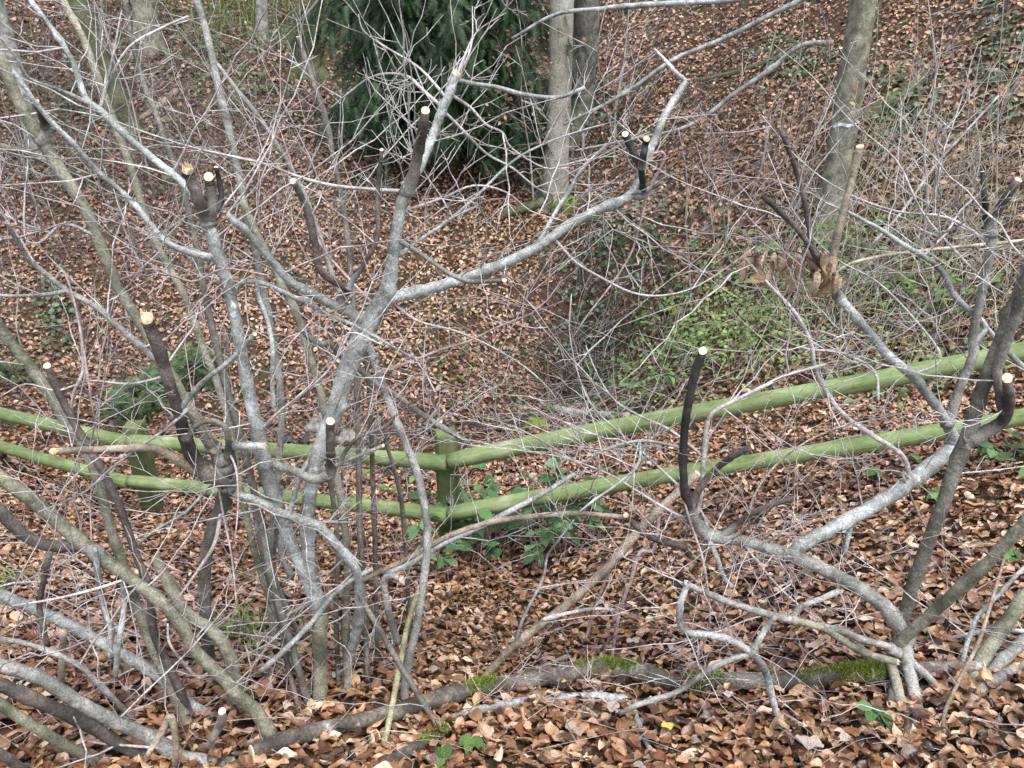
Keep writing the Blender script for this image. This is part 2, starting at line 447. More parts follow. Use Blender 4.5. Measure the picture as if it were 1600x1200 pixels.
def in_view(x, y, z, m=0.12):
    dx, dy, dz = x, y, z - CAM_Z
    d = dy * CP - dz * SP; yc = (dy * SP + dz * CP) / np.maximum(d, .05); xc = dx / np.maximum(d, .05)
    return (d > .3) & (np.abs(xc) < .665 + m + .35 / np.maximum(d, .3)) & (yc > -.5 - m - .2) & (yc < .5 + m + .1)
def patchy(x, y):
    return .5 + .28 * np.sin(2.3 * x + 1.1 * y + 1) * np.sin(1.7 * y - .9 * x) + .22 * np.sin(5.1 * x - 3.3 * y) * np.sin(4.4 * y + 2.7 * x + 2)
def scatter(y0, y1, dens, xw):
    n = int((y1 - y0) * 2 * xw * dens)
    x = RNG.uniform(-xw, xw, n); y = RNG.uniform(y0, y1, n)
    z = gz(x, y); k = in_view(x, y, z)
    return x[k], y[k], z[k]
parts = []
def litter_zone(y0, y1, dens, xw, T, lo, hi, lift, tsd, bias=0.0):
    x, y, z = scatter(y0, y1, dens, xw)
    n = len(x)
    nr = normals(x, y)
    yaw = RNG.uniform(0, 6.283, n); tilt = np.abs(RNG.normal(0, tsd, n)).clip(0, 1.35); ta = RNG.uniform(0, 6.283, n)
    M = basis(yaw, tilt, ta, nr)
    S = RNG.uniform(lo, hi, n) * RNG.choice([1, 1, .85, .65, 1.22], n)
    P = np.stack([x, y, z + RNG.uniform(.002, lift, n)], 1)
    A = (.50 + RNG.normal(0, .27 if y1 < 5 else .22, n) + .14 * (patchy(x, y) - .5) + bias - .30 * sstep(1.5, 4.5, -x) * sstep(6, 9, y)).clip(0, 1)
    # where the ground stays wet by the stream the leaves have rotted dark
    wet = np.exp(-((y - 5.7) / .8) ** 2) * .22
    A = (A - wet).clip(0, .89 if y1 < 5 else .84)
    A = (A - .62 * np.exp(-((x - .72) / .46) ** 2 - ((y - 6.8) / .62) ** 2)).clip(0, 1)      # leaf colour darkened around the hollow to paint in its shade
    which = RNG.integers(0, len(T), n)
    for i, (V, F) in enumerate(T):
        k = which == i
        parts.append((V, F, P[k], M[k], S[k], A[k]))
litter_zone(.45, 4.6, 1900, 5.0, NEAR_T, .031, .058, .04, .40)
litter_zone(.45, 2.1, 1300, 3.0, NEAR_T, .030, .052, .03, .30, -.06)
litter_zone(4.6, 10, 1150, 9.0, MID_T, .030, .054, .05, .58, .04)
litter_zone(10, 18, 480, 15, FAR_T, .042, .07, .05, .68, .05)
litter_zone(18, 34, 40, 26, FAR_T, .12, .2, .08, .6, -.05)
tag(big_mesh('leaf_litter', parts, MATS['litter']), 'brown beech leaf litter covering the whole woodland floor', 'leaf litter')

# the largest fallen leaves in the foreground, one by one
def single_leaves():
    meshes = []
    for V, F in NEAR_T:
        mb = MB(); mb.add(V, F); o = mb.build('fallen_leaf', MATS['litter_single'], GROUND); meshes.append(o)
    done = 0; first = {}
    for _ in range(20000):
        if done >= 285: break
        y = random.uniform(1.05, 2.6) ; x = random.uniform(-1.9, 2.2)
        z = float(gz(x, y))
        if not bool(in_view(np.array(x), np.array(y), np.array(z), -.12)): continue
        k = random.randrange(len(meshes))
        src = meshes[k]
        o = src if k not in first else src.copy()
        if k in first: COL.objects.link(o)
        first[k] = 1
        nr = normals(np.array([x]), np.array([y]))
        M = basis(np.array([random.uniform(0, 6.28)]), np.array([abs(random.gauss(0, .35))]), np.array([random.uniform(0, 6.28)]), nr)[0]
        s = random.uniform(.032, .058)
        R = Matrix([list(M[i]) + [0] for i in range(3)] + [[0, 0, 0, 1]])
        o.matrix_local = Matrix.Translation((x, y, z + random.uniform(.028, .045))) @ R @ Matrix.Diagonal((s, s, s, 1))
        done += 1
single_leaves()

def named_leaf(px, py, size, mat, label, lobes, yaw, tilt=.2):
    V, F = leaf_template(14, .36, .5, .1, .2, 1.2, lobes=lobes)
    mb = MB(); mb.add(V, F)
    o = mb.build('fallen_leaf', MATS[mat])
    p = ghit(px, py); nr = normals(p[:1], p[1:2])
    M = basis(np.array([yaw]), np.array([tilt]), np.array([1.0]), nr)[0]
    o.matrix_world = Matrix.Translation((p[0], p[1], p[2] + .052)) @ Matrix([list(M[i]) + [0] for i in range(3)] + [[0, 0, 0, 1]]) @ Matrix.Diagonal((size, size, size, 1))
    tag(o, label, 'leaf')
named_leaf(1037, 1158, .036, 'yellowleaf', 'small bright yellow leaf on the brown litter below the log', 0, .4, .5)
named_leaf(898, 1166, 0.058, 'paleleaf', 'pale lobed oak leaf lying below the mossy log near the bottom edge', 3.5, 2.2)
named_leaf(955, 1130, 0.051, 'paleleaf', 'pale buff leaf lying just below the bare grey branch by the log', 3.5, 1.2)
named_leaf(1265, 1188, 0.068, 'paleleaf', 'large grey lobed leaf at the bottom edge under the hooked twig', 2.5, 3.0)
named_leaf(1262, 1032, 0.048, 'paleleaf', 'pale maple leaf lying above the mossy end of the log', 2.5, .2)
named_leaf(985, 1022, 0.051, 'paleleaf', 'pale crumpled oak leaf above the middle of the mossy log', 3.5, .5)
named_leaf(1054, 1036, 0.048, 'paleleaf', 'whitish oak leaf lying above the bend of the mossy log', 3.5, 2.6)

# ------------------------------------------------------------------ fence
FENCE_MID = at_d(700, 722, 3.72)
def fence():
    t = thing('rail_fence', 'green algae-covered wooden post and rail fence running below the path', 'fence',
              (FENCE_MID[0], FENCE_MID[1], float(gz(FENCE_MID[0], FENCE_MID[1]))))
    base = np.array(t.location)
    def rail(a, b, ra, rb):
        a, b = np.array(a), np.array(b); L = np.linalg.norm(b - a); ns = 40
        mb = MB()
        xs = np.linspace(0, L, ns)
        P = np.stack([xs, .006 * np.sin(xs * 2.1 + a[0]), .008 * np.sin(xs * 1.6 + 1)], 1)
        R = np.linspace(ra, rb, ns) * (1 + .018 * np.sin(xs * 9 + 2) + .02 * np.sin(xs * 3.3)); R[0] *= .9; R[-1] *= .9
        P[0, 0] += .0; tube(mb, P, R, 20, .006)
        o = mb.build('rail', MATS['fencewood'], t)
        d = Vector(b - a).normalized(); q = d.to_track_quat('X', 'Z')
        o.matrix_local = Matrix.Translation(Vector(a - base)) @ q.to_matrix().to_4x4()
    def post(p, top, yaw, w=.052):
        """square-sawn post, weathered top, standing behind the rails"""
        g = float(gz(p[0], p[1])) - .35
        mb = MB(); zs = np.concatenate([np.linspace(g, top - .02, 14), [top - .004, top]])
        V = []
        for i, z in enumerate(zs):
            ww = w * (1 + .02 * math.sin(z * 23)) * (1 if i < 14 else (.93 if i == 14 else .78))
            for cx, cy in ((-1, -.86), (-.86, -1), (.86, -1), (1, -.86), (1, .86), (.86, 1), (-.86, 1), (-1, .86)):
                V.append((cx * ww, cy * ww, z))
        F = [(i * 8 + j, i * 8 + (j + 1) % 8, (i + 1) * 8 + (j + 1) % 8, (i + 1) * 8 + j) for i in range(len(zs) - 1) for j in range(8)]
        F.append(tuple((len(zs) - 1) * 8 + j for j in range(8)))
        mb.add(np.array(V), F)
        V2 = mb.v[0]; V2[:, 2] -= top
        # own axes: length along X so the grain runs up the post
        V3 = np.stack([V2[:, 2], V2[:, 0], V2[:, 1]], 1); mb.v[0] = V3
        o = mb.build('post', MATS['postwood'], t, smooth=False)
        R = Matrix(((0, 1, 0, 0), (0, 0, 1, 0), (1, 0, 0, 0), (0, 0, 0, 1)))
        o.matrix_local = Matrix.Translation((p[0] - base[0], p[1] - base[1], top - base[2])) @ Matrix.Rotation(yaw, 4, 'Z') @ R
    M1, M2 = at_d(706, 722, 3.74), at_d(706, 804, 3.80)
    L1, L2 = at_d(203, 690, 4.40), at_d(203, 752, 4.46)
    R1, R2 = at_d(1830, 500, 3.22), at_d(1830, 608, 3.28)
    E1, E2 = at_d(-130, 618, 5.2), at_d(-130, 662, 5.26)
    rail(M1 + [-.01, 0, 0], R1, .042, .040); rail(M2 + [-.01, 0, 0], R2, .039, .037)
    rail(L1 + [.004, 0, 0], M1 + [-.022, .0, 0], .039, .041); rail(L2 + [.006, 0, 0], M2 + [-.022, 0, 0], .037, .038)
    rail(E1, L1 + [-.006, 0, 0], .039, .04); rail(E2, L2 + [-.008, 0, 0], .037, .037)
    def behind(p, dx=0.0, dy=.08): return (p[0] + dx, p[1] + dy)
    post(behind(M1, -.03), M1[2] + .125, .25)
    post(behind(L1, .0), L1[2] + .075, .1)
    post(behind(R1, .03), R1[2] + .12, -.5)
    post(behind(E1, .0), E1[2] + .12, .4)
fence()

# ------------------------------------------------------------------ shrubs traced from the photograph, each branch at its own distance
PATHS = {}                                       # key -> (pixel samples, Y samples, world samples, radii)
def grow(mb, p, d, L, r, lvl, up=.25, zig=.22, nsub=5):
    n = max(4, int(L / .055))
    P = [np.array(p)]; d = unit(np.array(d, float)); seg = L / n
    side = 1; per = unit(np.cross(d, RNG.normal(0, 1, 3)))
    for i in range(n):
        d = unit(d + per * side * zig + RNG.normal(0, .09, 3) + np.array((0, 0, up * .12)))
        side = -side; P.append(P[-1] + d * seg)
    P = np.array(P)
    tube(mb, P, np.linspace(r, max(r * .3, .0006), len(P)) * (1 + .22 * (np.arange(len(P)) % 2)), 4 if r > .0022 else 3, cap=False)
    if lvl > 0:
        m = max(1, int(RNG.poisson(nsub)))
        for _ in range(m):
            i = int(RNG.integers(max(1, n // 6), n)); t = unit(P[min(i + 1, n)] - P[i - 1])
            q = unit(np.cross(t, RNG.normal(0, 1, 3)))
            grow(mb, P[i], t * .75 + q * RNG.uniform(.5, 1.1), L * RNG.uniform(.22, .6) * (1 - .4 * i / n), max(r * .62, .0009), lvl - 1, up, zig, nsub * .6)

def branch(root, key, mat, pts, on=None, y0=None, y1=None, dy=None, name='branch', cut=False, twigs=0, tl=.4, sides=9, taper=None, split=False, twmat='twig', bury=True, lab=None):
    base = np.array(root.location)
    A = np.array([[float(c) for c in s.split(',')] for s in pts.split()])
    if on is not None:
        PX, YS, _, _ = PATHS[on]
        k = int(np.argmin(np.sum((PX - A[0, :2]) ** 2, 1)))
        ys = YS[k]
        if np.linalg.norm(PX[k] - A[0, :2]) < 40 and np.linalg.norm(PX[k] - A[0, :2]) > 2:
            A = np.vstack([[PX[k][0], PX[k][1], A[0, 2]], A])
        elif np.linalg.norm(PX[k] - A[0, :2]) <= 2: A[0, :2] = PX[k]
    elif y0 is not None: ys = y0
    else:
        g = ghit(A[0, 0], A[0, 1]); ys = g[1]
    ye = y1 if y1 is not None else ys + (dy if dy is not None else 0)
    A[:, 2] *= np.where(A[:, 2] > 6.5, .80, np.where(A[:, 2] > 4, .88, .95))
    S = spline(A, 6 if A[:, 2].max() > 3.2 else 4)
    L = np.concatenate([[0], np.cumsum(np.linalg.norm(np.diff(S[:, :2], axis=0), axis=1))]); u = L / L[-1]
    Y = ys + (ye - ys) * u
    # gentle sway in depth so that no branch lies in one plane
    Y = Y + np.sin(u * 5 + len(PATHS)) * .018 * u * (1 - u) * 4
    W = np.array([at_y(a, b_, c) for (a, b_), c in zip(S[:, :2], Y)])
    dep = np.array([(w[1]) * CP - (w[2] - CAM_Z) * SP for w in W])
    R = np.maximum(S[:, 2], .5) * dep / FPX
    if on is None and y0 is None and bury:
        W = np.vstack([W[0] + (W[0] - W[1]) * .3 + np.array((0, 0, -.09)), W]); R = np.concatenate([[R[0] * 1.25], R])
        S = np.vstack([S[:1], S]); Y = np.concatenate([Y[:1], Y])
    big = R.max() > .006
    if big:
        W[1:-1] += RNG.normal(0, 1, (len(W) - 2, 3)) * (R[1:-1, None] * .05)
        if on is not None: R[:4] *= np.array((1.45, 1.28, 1.14, 1.05))[:len(R[:4])]
        R = R * (1 + np.convolve(RNG.normal(0, .05, len(R) + 4), np.ones(5) / 5, 'valid'))
        for _ in range(max(1, int(len(R) / 9))):            # nodes and old knots
            k = int(RNG.integers(1, max(2, len(R) - 1))); q_ = RNG.uniform(1.05, 1.2); R[k] *= q_; R[k - 1] *= (1 + q_) / 2
    elif not cut:
        R = R * np.linspace(1, .55, len(R))
    mb = MB()
    tube(mb, W, R, sides + 2 if big else 6, .016 if big else .0)
    if cut:
        t = unit(W[-1] - W[-3]); r = R[-1] * .985
        ref = unit(np.cross(t, (.3, .2, .9))); bb = np.cross(t, ref)
        tc_ = unit(np.array((0, 0, CAM_Z)) - W[-1]); tc_ = tc_ - t * (tc_ @ t) + RNG.normal(0, .15, 3); kk_ = RNG.uniform(.2, .7)
        NS = 16; ang = np.linspace(0, 2 * math.pi, NS, endpoint=False); rows = []
        for rr, hh in ((1.02, -.004), (1.0, .0), (.94, .0012), (.55, .0016 + RNG.normal(0, .0006))):
            rows.append(np.array([W[-1] + t * (hh if hh < 0 else hh + kk_ * r - kk_ * r * rr * ((math.cos(a) * ref + math.sin(a) * bb) @ tc_) + (abs(RNG.normal(0, 1)) * r * .7 if split and .9 < rr < .95 else RNG.normal(0, .02) * r))
                                  + (math.cos(a) * ref + math.sin(a) * bb) * r * rr for a in ang]))
        mb.add(np.vstack(rows[:2]), [(q, (q + 1) % NS, NS + (q + 1) % NS, NS + q) for q in range(NS)], .5)
    o = mb.build(name, MATS[mat], root, base)
    if lab: o['label'] = lab
    PATHS[key] = (S[:, :2].copy(), Y.copy(), W, R)
    if cut:
        c = MB(); rows[1] = rows[1] + t * .0003; face = rows[1:] + [np.array([W[-1] + t * (.0016 + kk_ * r)])]
        F = [(i * NS + q, i * NS + (q + 1) % NS, (i + 1) * NS + (q + 1) % NS, (i + 1) * NS + q) for i in range(2) for q in range(NS)]
        F += [(2 * NS + q, 2 * NS + (q + 1) % NS, 3 * NS) for q in range(NS)]
        c.add(np.vstack(face), F)
        c.build('cut_face', MATS['cutwood'], o, base, smooth=False)
        if split:                                  # torn slivers of pale wood round the cut
            c = MB()
            for a in RNG.uniform(0, 6.28, 5):
                p = W[-1] + (math.cos(a) * ref + math.sin(a) * bb) * r * .7
                h = r * RNG.uniform(.8, 2.0)
                tube(c, [p - t * r * 1.0, p, p + t * h], [r * .3, r * .28, r * .04], 5)
            c.build('splinter', MATS['cutwood'], o, base, smooth=False)
    if twigs:
        tm = MB(); n = len(W)
        for _ in range(int(twigs * 1.05)):
            i = int(RNG.integers(max(1, int(n * .15)), n)); t = unit(W[min(i + 1, n - 1)] - W[i - 1])
            q = RNG.normal(0, 1, 3); q[1] *= .7; q[2] = abs(q[2]) * .5 + RNG.normal(0, .35)
            q = unit(q - t * (q @ t) * .8)
            grow(tm, W[i], q + t * RNG.uniform(0, .7), tl * RNG.uniform(.5, 1.7), RNG.uniform(.0012, .0025), 2, up=.2, nsub=2.1)
        tm.build('fine_twigs', MATS[twmat], o, base, kind='stuff')
    return o

def shrub(name, label, cat, px, py, group=None):
    g = ghit(px, py)
    return thing(name, label, cat, g, group)

# --- B: the tall silver hazel with the Y fork, standing left of centre
B = shrub('hazel_shrub', 'tall silver-barked hazel with a wide fork and sawn tops left of centre', 'shrub', 499, 1105, 'cut-back hazel shrubs')
branch(B, 'B0', 'olive', '499,1105,15 500,1060,14.5 500,1010,14 499,965,15 499,945,16', y1=1.58, name='trunk')
branch(B, 'L1', 'silver', '499,950,13 480,905,12.5 455,850,12.5 435,795,13 418,745,14 407,695,15 395,640,13 380,565,12 366,490,11.5 350,425,12 333,375,13 325,350,13', on='B0', y1=1.62, name='stem', twigs=7, tl=.45)
branch(B, 'L1a', 'dark', '326,352,12 315,325,11.5 303,292,11.5 294,268,11', on='L1', dy=-.04, name='stub', cut=True, split=True)
branch(B, 'L1b', 'dark', '326,350,11 332,325,10.5 330,300,10 327,281,9.5', on='L1', dy=.03, name='stub', cut=True)
branch(B, 'L1c', 'black', '334,330,6 346,310,5 343,285,4 338,262,3.5', on='L1', dy=.05, name='stub', cut=True)
branch(B, 'A1', 'silver', '322,400,6.5 290,392,6 260,378,6 235,352,5.5 215,325,5.5 190,300,5 150,265,5 115,225,4.5 80,190,4.5 48,150,4 20,110,3', on='L1', dy=-.12, twigs=5, tl=.4)
branch(B, 'B1', 'silver', '306,305,9 285,285,8 265,268,7 230,240,6.5 190,205,6.5 158,174,6.5 133,152,5.5 115,100,5 85,50,4.5 47,0,4 30,-25,4', on='L1', dy=.12, twigs=8, tl=.4)
branch(B, 'B3', 'grey', '150,168,4.5 115,150,4 85,138,4 45,122,3.5 25,90,3.5 0,58,3', on='B1', dy=-.1, twigs=3)
branch(B, 'B5', 'silver', '155,172,4 166,135,3.5 178,80,3 190,15,2.5', on='B1', dy=.1, twigs=2, tl=.25)
branch(B, 'B6', 'twig', '168,130,2.5 200,75,2 250,45,2 293,26,2', on='B5', dy=.1, name='twig', cut=True)
branch(B, 'L2', 'silver', '499,950,13 487,900,12.5 481,850,13 482,790,13.5 490,740,14 503,695,15 524,640,17 543,580,18 566,525,19 590,482,18 605,455,16 613,410,12.5 620,360,11.5 628,315,12 636,290,12', on='B0', y1=1.78, name='stem', twigs=5, tl=.45)
branch(B, 'L2t', 'silver', '634,295,11 655,262,9 675,215,9 690,175,9 703,145,9 711,120,9', on='L2', dy=.1, name='stem', cut=True, split=True, twigs=6, tl=.4)
branch(B, 'L2s', 'dark', '638,298,13 650,255,11.5 658,215,10 664,177,9', on='L2', dy=-.05, name='stub', cut=True)
branch(B, 'L2b', 'silver', '598,470,12 640,458,11.5 690,446,11 740,428,10.5 790,411,10.5 840,386,10 890,351,9.5 940,326,9.5 980,308,9 998,285,8 1006,260,7.5 1022,222,7.5 1038,182,7 1057,150,6.5 1072,128,7', on='L2', dy=.3, name='limb', twigs=10, tl=.45)
branch(B, 'L2b1', 'black', '990,304,8 1004,306,7.5 1004,285,6.8 1001,263,6.8 990,240,6.4 978,212,6', on='L2b', dy=-.05, name='stub', cut=True)
branch(B, 'L2b2', 'black', '1001,263,6.4 1006,240,6.4 1010,218,6.2', on='L2b1', dy=-.04, name='stub', cut=True)
branch(B, 'L2b3', 'twig', '1070,125,4 1058,115,3.5 1042,97,3 1022,76,2', on='L2b', dy=.06, name='twig')
branch(B, 'L2b4', 'grey', '1000,300,4 1018,293,4 1035,285,3', on='L2b', dy=.0, name='twig')
branch(B, 'L2b5', 'redtwig', '1023,240,3 1035,238,3 1037,252,3 1013,300,2.8 1000,350,2.6 985,398,2.6 955,445,2.4 920,490,2.2 890,535,2', on='L2b', dy=-.1, name='twig', twigs=3, tl=.25)
branch(B, 'L2b6', 'silver', '838,388,4 867,333,3.5 890,298,3 910,263,2.6 950,225,2', on='L2b', dy=.15, name='twig', twigs=4, tl=.3)
branch(B, 'L2b7', 'twig', '868,375,3 900,410,2.8 940,434,2.6 987,457,2.6 1033,462,2.4 1083,450,2.2 1133,420,2 1180,385,1.6', on='L2b', dy=-.15, name='twig', twigs=4, tl=.3)
branch(B, 'L2a', 'silver', '575,505,11 545,487,9.5 510,471,9 480,455,9 455,441,8.5 435,420,8 412,393,7.5 385,362,6.5 355,335,5.5', on='L2', dy=-.15, name='limb', twigs=7, tl=.4)
branch(B, 'crook', 'dark', '533,482,7 535,462,7.5 545,452,8 524,441,7 500,420,6.5 493,385,6.5 482,335,6.5 468,302,6 459,285,6', on='L2a', dy=-.05, name='stub', cut=True)
branch(B, 'crook2', 'dark', '545,450,6 552,438,5 575,402,4 590,370,3.5 590,310,3.5 596,236,3', on='crook', dy=.06, name='stub', cut=True)
branch(B, 't1', 'twig', '688,165,3.5 660,140,3.2 638,120,3 605,115,3 575,123,2.5 545,145,2 515,170,1.6', on='L2t', dy=.1, name='twig', twigs=3, tl=.2)
branch(B, 't2', 'twig', '695,150,3 655,106,2.5 600,72,2.2 568,48,2 560,22,1.6', on='L2t', dy=.15, name='twig', twigs=3, tl=.2)
branch(B, 't4', 'silver', '710,124,4.5 740,131,4.2 775,136,4 820,148,4 870,152,3.8 912,138,3.6', on='L2t', dy=.06, name='twig', cut=True)
branch(B, 't5', 'twig', '705,148,3.2 735,168,3 760,195,2.8 785,207,2.6 800,232,2.4 850,262,2 890,262,1.6', on='L2t', dy=.15, name='twig', twigs=5, tl=.25)
branch(B, 't6', 'twig', '713,120,2.2 728,95,2 738,60,1.8 738,10,1.4', on='L2t', dy=.1, name='twig')
branch(B, 't7', 'silver', '626,398,4.5 645,382,4 700,345,3.6 742,309,3.4 800,253,3.2 850,225,2.8 905,205,2.4 960,190,2', on='L2', dy=.2, name='twig', twigs=5, tl=.3)
branch(B, 't8', 'grey', '628,378,4.5 665,402,4.2 700,426,4 735,440,4 786,438,3.6', on='L2', dy=-.12, name='twig', cut=True, twigs=1)
branch(B, 't23', 'twig', '630,299,3.6 585,296,3.6 520,290,3.4 463,275,3.2 420,258,3 365,245,2.8 300,230,2.6 230,208,2.4 160,183,2.2 80,168,1.6', on='L2', dy=-.1, name='twig', twigs=6, tl=.3)
branch(B, 'L1side', 'grey', '412,722,9 440,730,8.5 465,738,8.5 487,748,9 505,746,9.5 515,738,9.5', on='L1', dy=-.03, name='branch')
branch(B, 'S1', 'dark', '516,742,9.5 517,715,9 516,690,8.6 516,660,8.4', on='L1side', dy=-.05, name='stub', cut=True)
branch(B, 'S1t', 'grey', '517,735,4 535,723,3.5 560,712,3.2 597,697,3', on='S1', dy=.05, name='twig', cut=True)
branch(B, 't32', 'dark', '530,725,4 540,705,4 560,683,4 600,667,4 622,646,3.5 647,627,3 687,610,2.5', on='S1', dy=.1, name='twig', twigs=2, tl=.2)
branch(B, 't27', 'grey', '470,512,5.5 480,525,5.5 500,537,5.5 515,537,5.5 533,557,5.5 560,577,5 590,600,5 617,617,5 667,653,5.5 700,673,5 733,692,4.5', on='L2', dy=.25, twigs=4, tl=.35)
branch(B, 't31', 'redtwig', '592,585,3.5 647,563,3 687,547,3 733,533,2.8 773,513,2.6 830,490,2.2 880,470,1.7', on='t27', dy=.12, name='twig', twigs=5, tl=.3)
branch(B, 'L1r', 'silver', '362,470,6 372,446,5 400,440,4.5 440,455,4 490,480,3.5 560,512,3 650,562,2.4', on='L1', dy=.15, name='twig', twigs=3, tl=.3)
branch(B, 't26', 'silver', '398,440,4 405,465,4.5 418,500,4.5 426,545,4.5 425,590,4.2 428,640,4', on='L1r', dy=-.06, name='twig', cut=True)

# --- C: the stem of the slim hazel that runs up to the fork, and the straight poles beside it
C = shrub('hazel_shrub', 'slim hazel of thin straight poles right of the forked hazel', 'shrub', 632, 1110, 'cut-back hazel shrubs')
branch(C, 'C0', 'grey', '632,1110,9 634,1060,8.5 641,1020,8.5 652,975,8 663,900,7.5 668,840,7.5 662,785,7.5 650,732,7.5 630,683,7.5 608,630,7 590,580,7 574,530,7', y1=1.9, name='stem', twigs=6, tl=.45)
branch(C, 'C1', 'yellowstem', '590,1200,5.5 605,1140,5.5 618,1075,5.5 628,1020,5.5 640,965,5 655,920,5', y1=1.7, name='stem', cut=True, split=True)
branch(C, 'C2', 'umber', '590,1050,4 588,960,4 586,860,4 583,760,4 579,640,4 572,560,3.5 566,500,3', y1=2.0, name='stem', twigs=4, tl=.4)
branch(C, 'C3', 'umber', '640,1010,4 636,900,4 628,790,4 615,730,3.5 603,690,3 596,640,2.5', y1=2.0, name='stem', twigs=4, tl=.35)
branch(C, 'C4', 'umber', '705,1198,5 680,1130,5 650,1080,5 620,1030,5 585,970,5 560,925,4.5 545,895,4', y0=1.3, y1=1.62, name='stem', twigs=3, tl=.35)
branch(C, 'C5', 'brown', '430,972,3 480,945,3.5 540,920,4 600,890,4.5 640,872,5 700,838,5 770,815,5 830,807,5 900,802,4.5 975,808,4.5', y0=1.62, y1=1.95, name='stem', cut=True, twigs=10, tl=.4, twmat='redtwig')
branch(C, 'C6', 'silver', '600,898,5 640,880,5.5 690,850,5.5 740,828,5.5 800,797,5 850,770,4.5 897,741,4', y0=1.75, y1=2.2, name='stem', cut=True, twigs=8, tl=.3)
branch(C, 'C7', 'grey', '622,1005,6 610,965,6.5 602,930,6.5 600,908,7 612,900,6 625,905,5', y0=1.66, y1=1.6, name='stub', cut=True)

# --- D: hazel with the burl and dark stubs
D = shrub('hazel_shrub', 'old hazel with a dark knotted burl and stubs in front of the left fence post', 'shrub', 325, 1040, 'cut-back hazel shrubs')
branch(D, 'D0', 'umber', '330,1060,13 324,1000,12 320,930,11.5 321,880,11.5 330,832,12 345,795,13 353,768,16 352,745,19 346,720,18 336,702,14 328,690,11', y1=1.52, name='trunk', twigs=3, tl=.3)
branch(D, 'M1', 'olive', '333,702,12 312,664,10.5 277,603,10.5 242,543,10 214,497,10.5 186,450,10.5 160,390,11 135,330,11.5 100,275,12 66,222,12 30,160,11.5 5,102,11 -12,60,11', on='D0', dy=.12, name='stem', twigs=8, tl=.45)
branch(D, 'M1a', 'dark', '66,222,11 70,205,8.5 68,185,8 57,162,7', on='M1', dy=-.05, name='stub', cut=True)
branch(D, 'M1b', 'olive', '72,250,8 40,240,7.5 0,229,7 -30,222,7', on='M1', dy=-.1, name='limb', twigs=2)
branch(D, 'S5', 'dark', '330,735,18 305,720,15 290,685,13 279,645,12 265,600,11.5 248,545,11.5 236,515,12 231,503,12', on='D0', dy=-.07, name='stub', cut=True, split=True)
branch(D, 'S3', 'brown', '325,738,12 300,732,9.5 270,715,8.5 238,700,8 190,701,7.5 140,703,7 88,705,6.5', on='D0', dy=-.18, name='stub', cut=True)
branch(D, 'S4', 'umber', '354,715,7 357,690,5.5 352,668,5 335,658,5 315,660,5 300,672,5 294,690,5', on='D0', dy=-.07, name='stub', cut=True)
branch(D, 'S7', 'dark', '345,745,17 322,742,15 306,722,12 297,700,10 290,684,9', on='D0', dy=-.10, name='stub')
branch(D, 'S8', 'dark', '352,760,14 362,735,10 362,712,8 358,690,7', on='D0', dy=-.02, name='stub', cut=True, split=True)
branch(D, 'S9', 'redtwig', '350,700,2.5 368,730,2.5 372,790,2.4 366,850,2', on='D0', dy=-.12, name='twig', twigs=2, tl=.25)
branch(D, 'S6', 'silver', '345,712,9 365,698,8 390,697,7.5 410,697,7.5', on='D0', dy=.0, name='stub', cut=True)
branch(D, 't21', 'silver', '283,637,5 317,597,4.5 360,563,4.5 397,523,4', on='S5', dy=.0, name='twig', cut=True)
branch(D, 'D5', 'silver', '355,770,7 400,782,8 440,802,8.5 470,812,9 502,825,9 533,860,9 556,890,9 561,943,9 557,987,9.5 545,1033,9.5 538,1108,10', on='D0', dy=.06, name='limb', twigs=4, tl=.35)
branch(D, 't19', 'grey', '240,560,5.5 223,543,5.5 190,515,5.5 150,480,5.2 105,454,5 75,430,4.5 40,400,4 10,345,3', on='M1', dy=-.12, name='branch', twigs=5, tl=.35)
branch(D, 't19b', 'grey', '106,455,5 80,459,5 50,462,5 0,462,4.5', on='t19', dy=-.05, name='branch', twigs=2)
branch(D, 't20', 'twig', '108,456,3.5 120,482,3.2 128,530,3.2 130,578,3.2 117,610,3 110,642,3', on='t19', dy=.0, name='twig', cut=True)
branch(D, 't20b', 'redtwig', '100,425,2.5 118,480,2.4 133,560,2.4 145,640,2.4 155,690,2', on='t19', dy=-.05, name='twig')
branch(D, 't44', 'silver', '292,640,3.5 260,670,3.2 215,700,3 170,735,3 130,770,2.5 60,800,2', on='S5', dy=-.1, name='twig', twigs=3, tl=.25)
branch(D, 't45', 'silver', '330,760,3 290,800,3 240,830,3 200,865,2.6', on='D0', dy=-.1, name='twig', twigs=3, tl=.25)
branch(D, 't46', 'twig', '345,800,4 335,850,4 310,890,3.5 285,925,3.5 270,945,3', on='D0', dy=-.12, name='twig', twigs=1)
branch(D, 't47', 'twig', '340,745,2.5 348,800,2.5 362,870,2.5 370,950,2.2', on='D0', dy=-.08, name='twig', twigs=2, tl=.2)

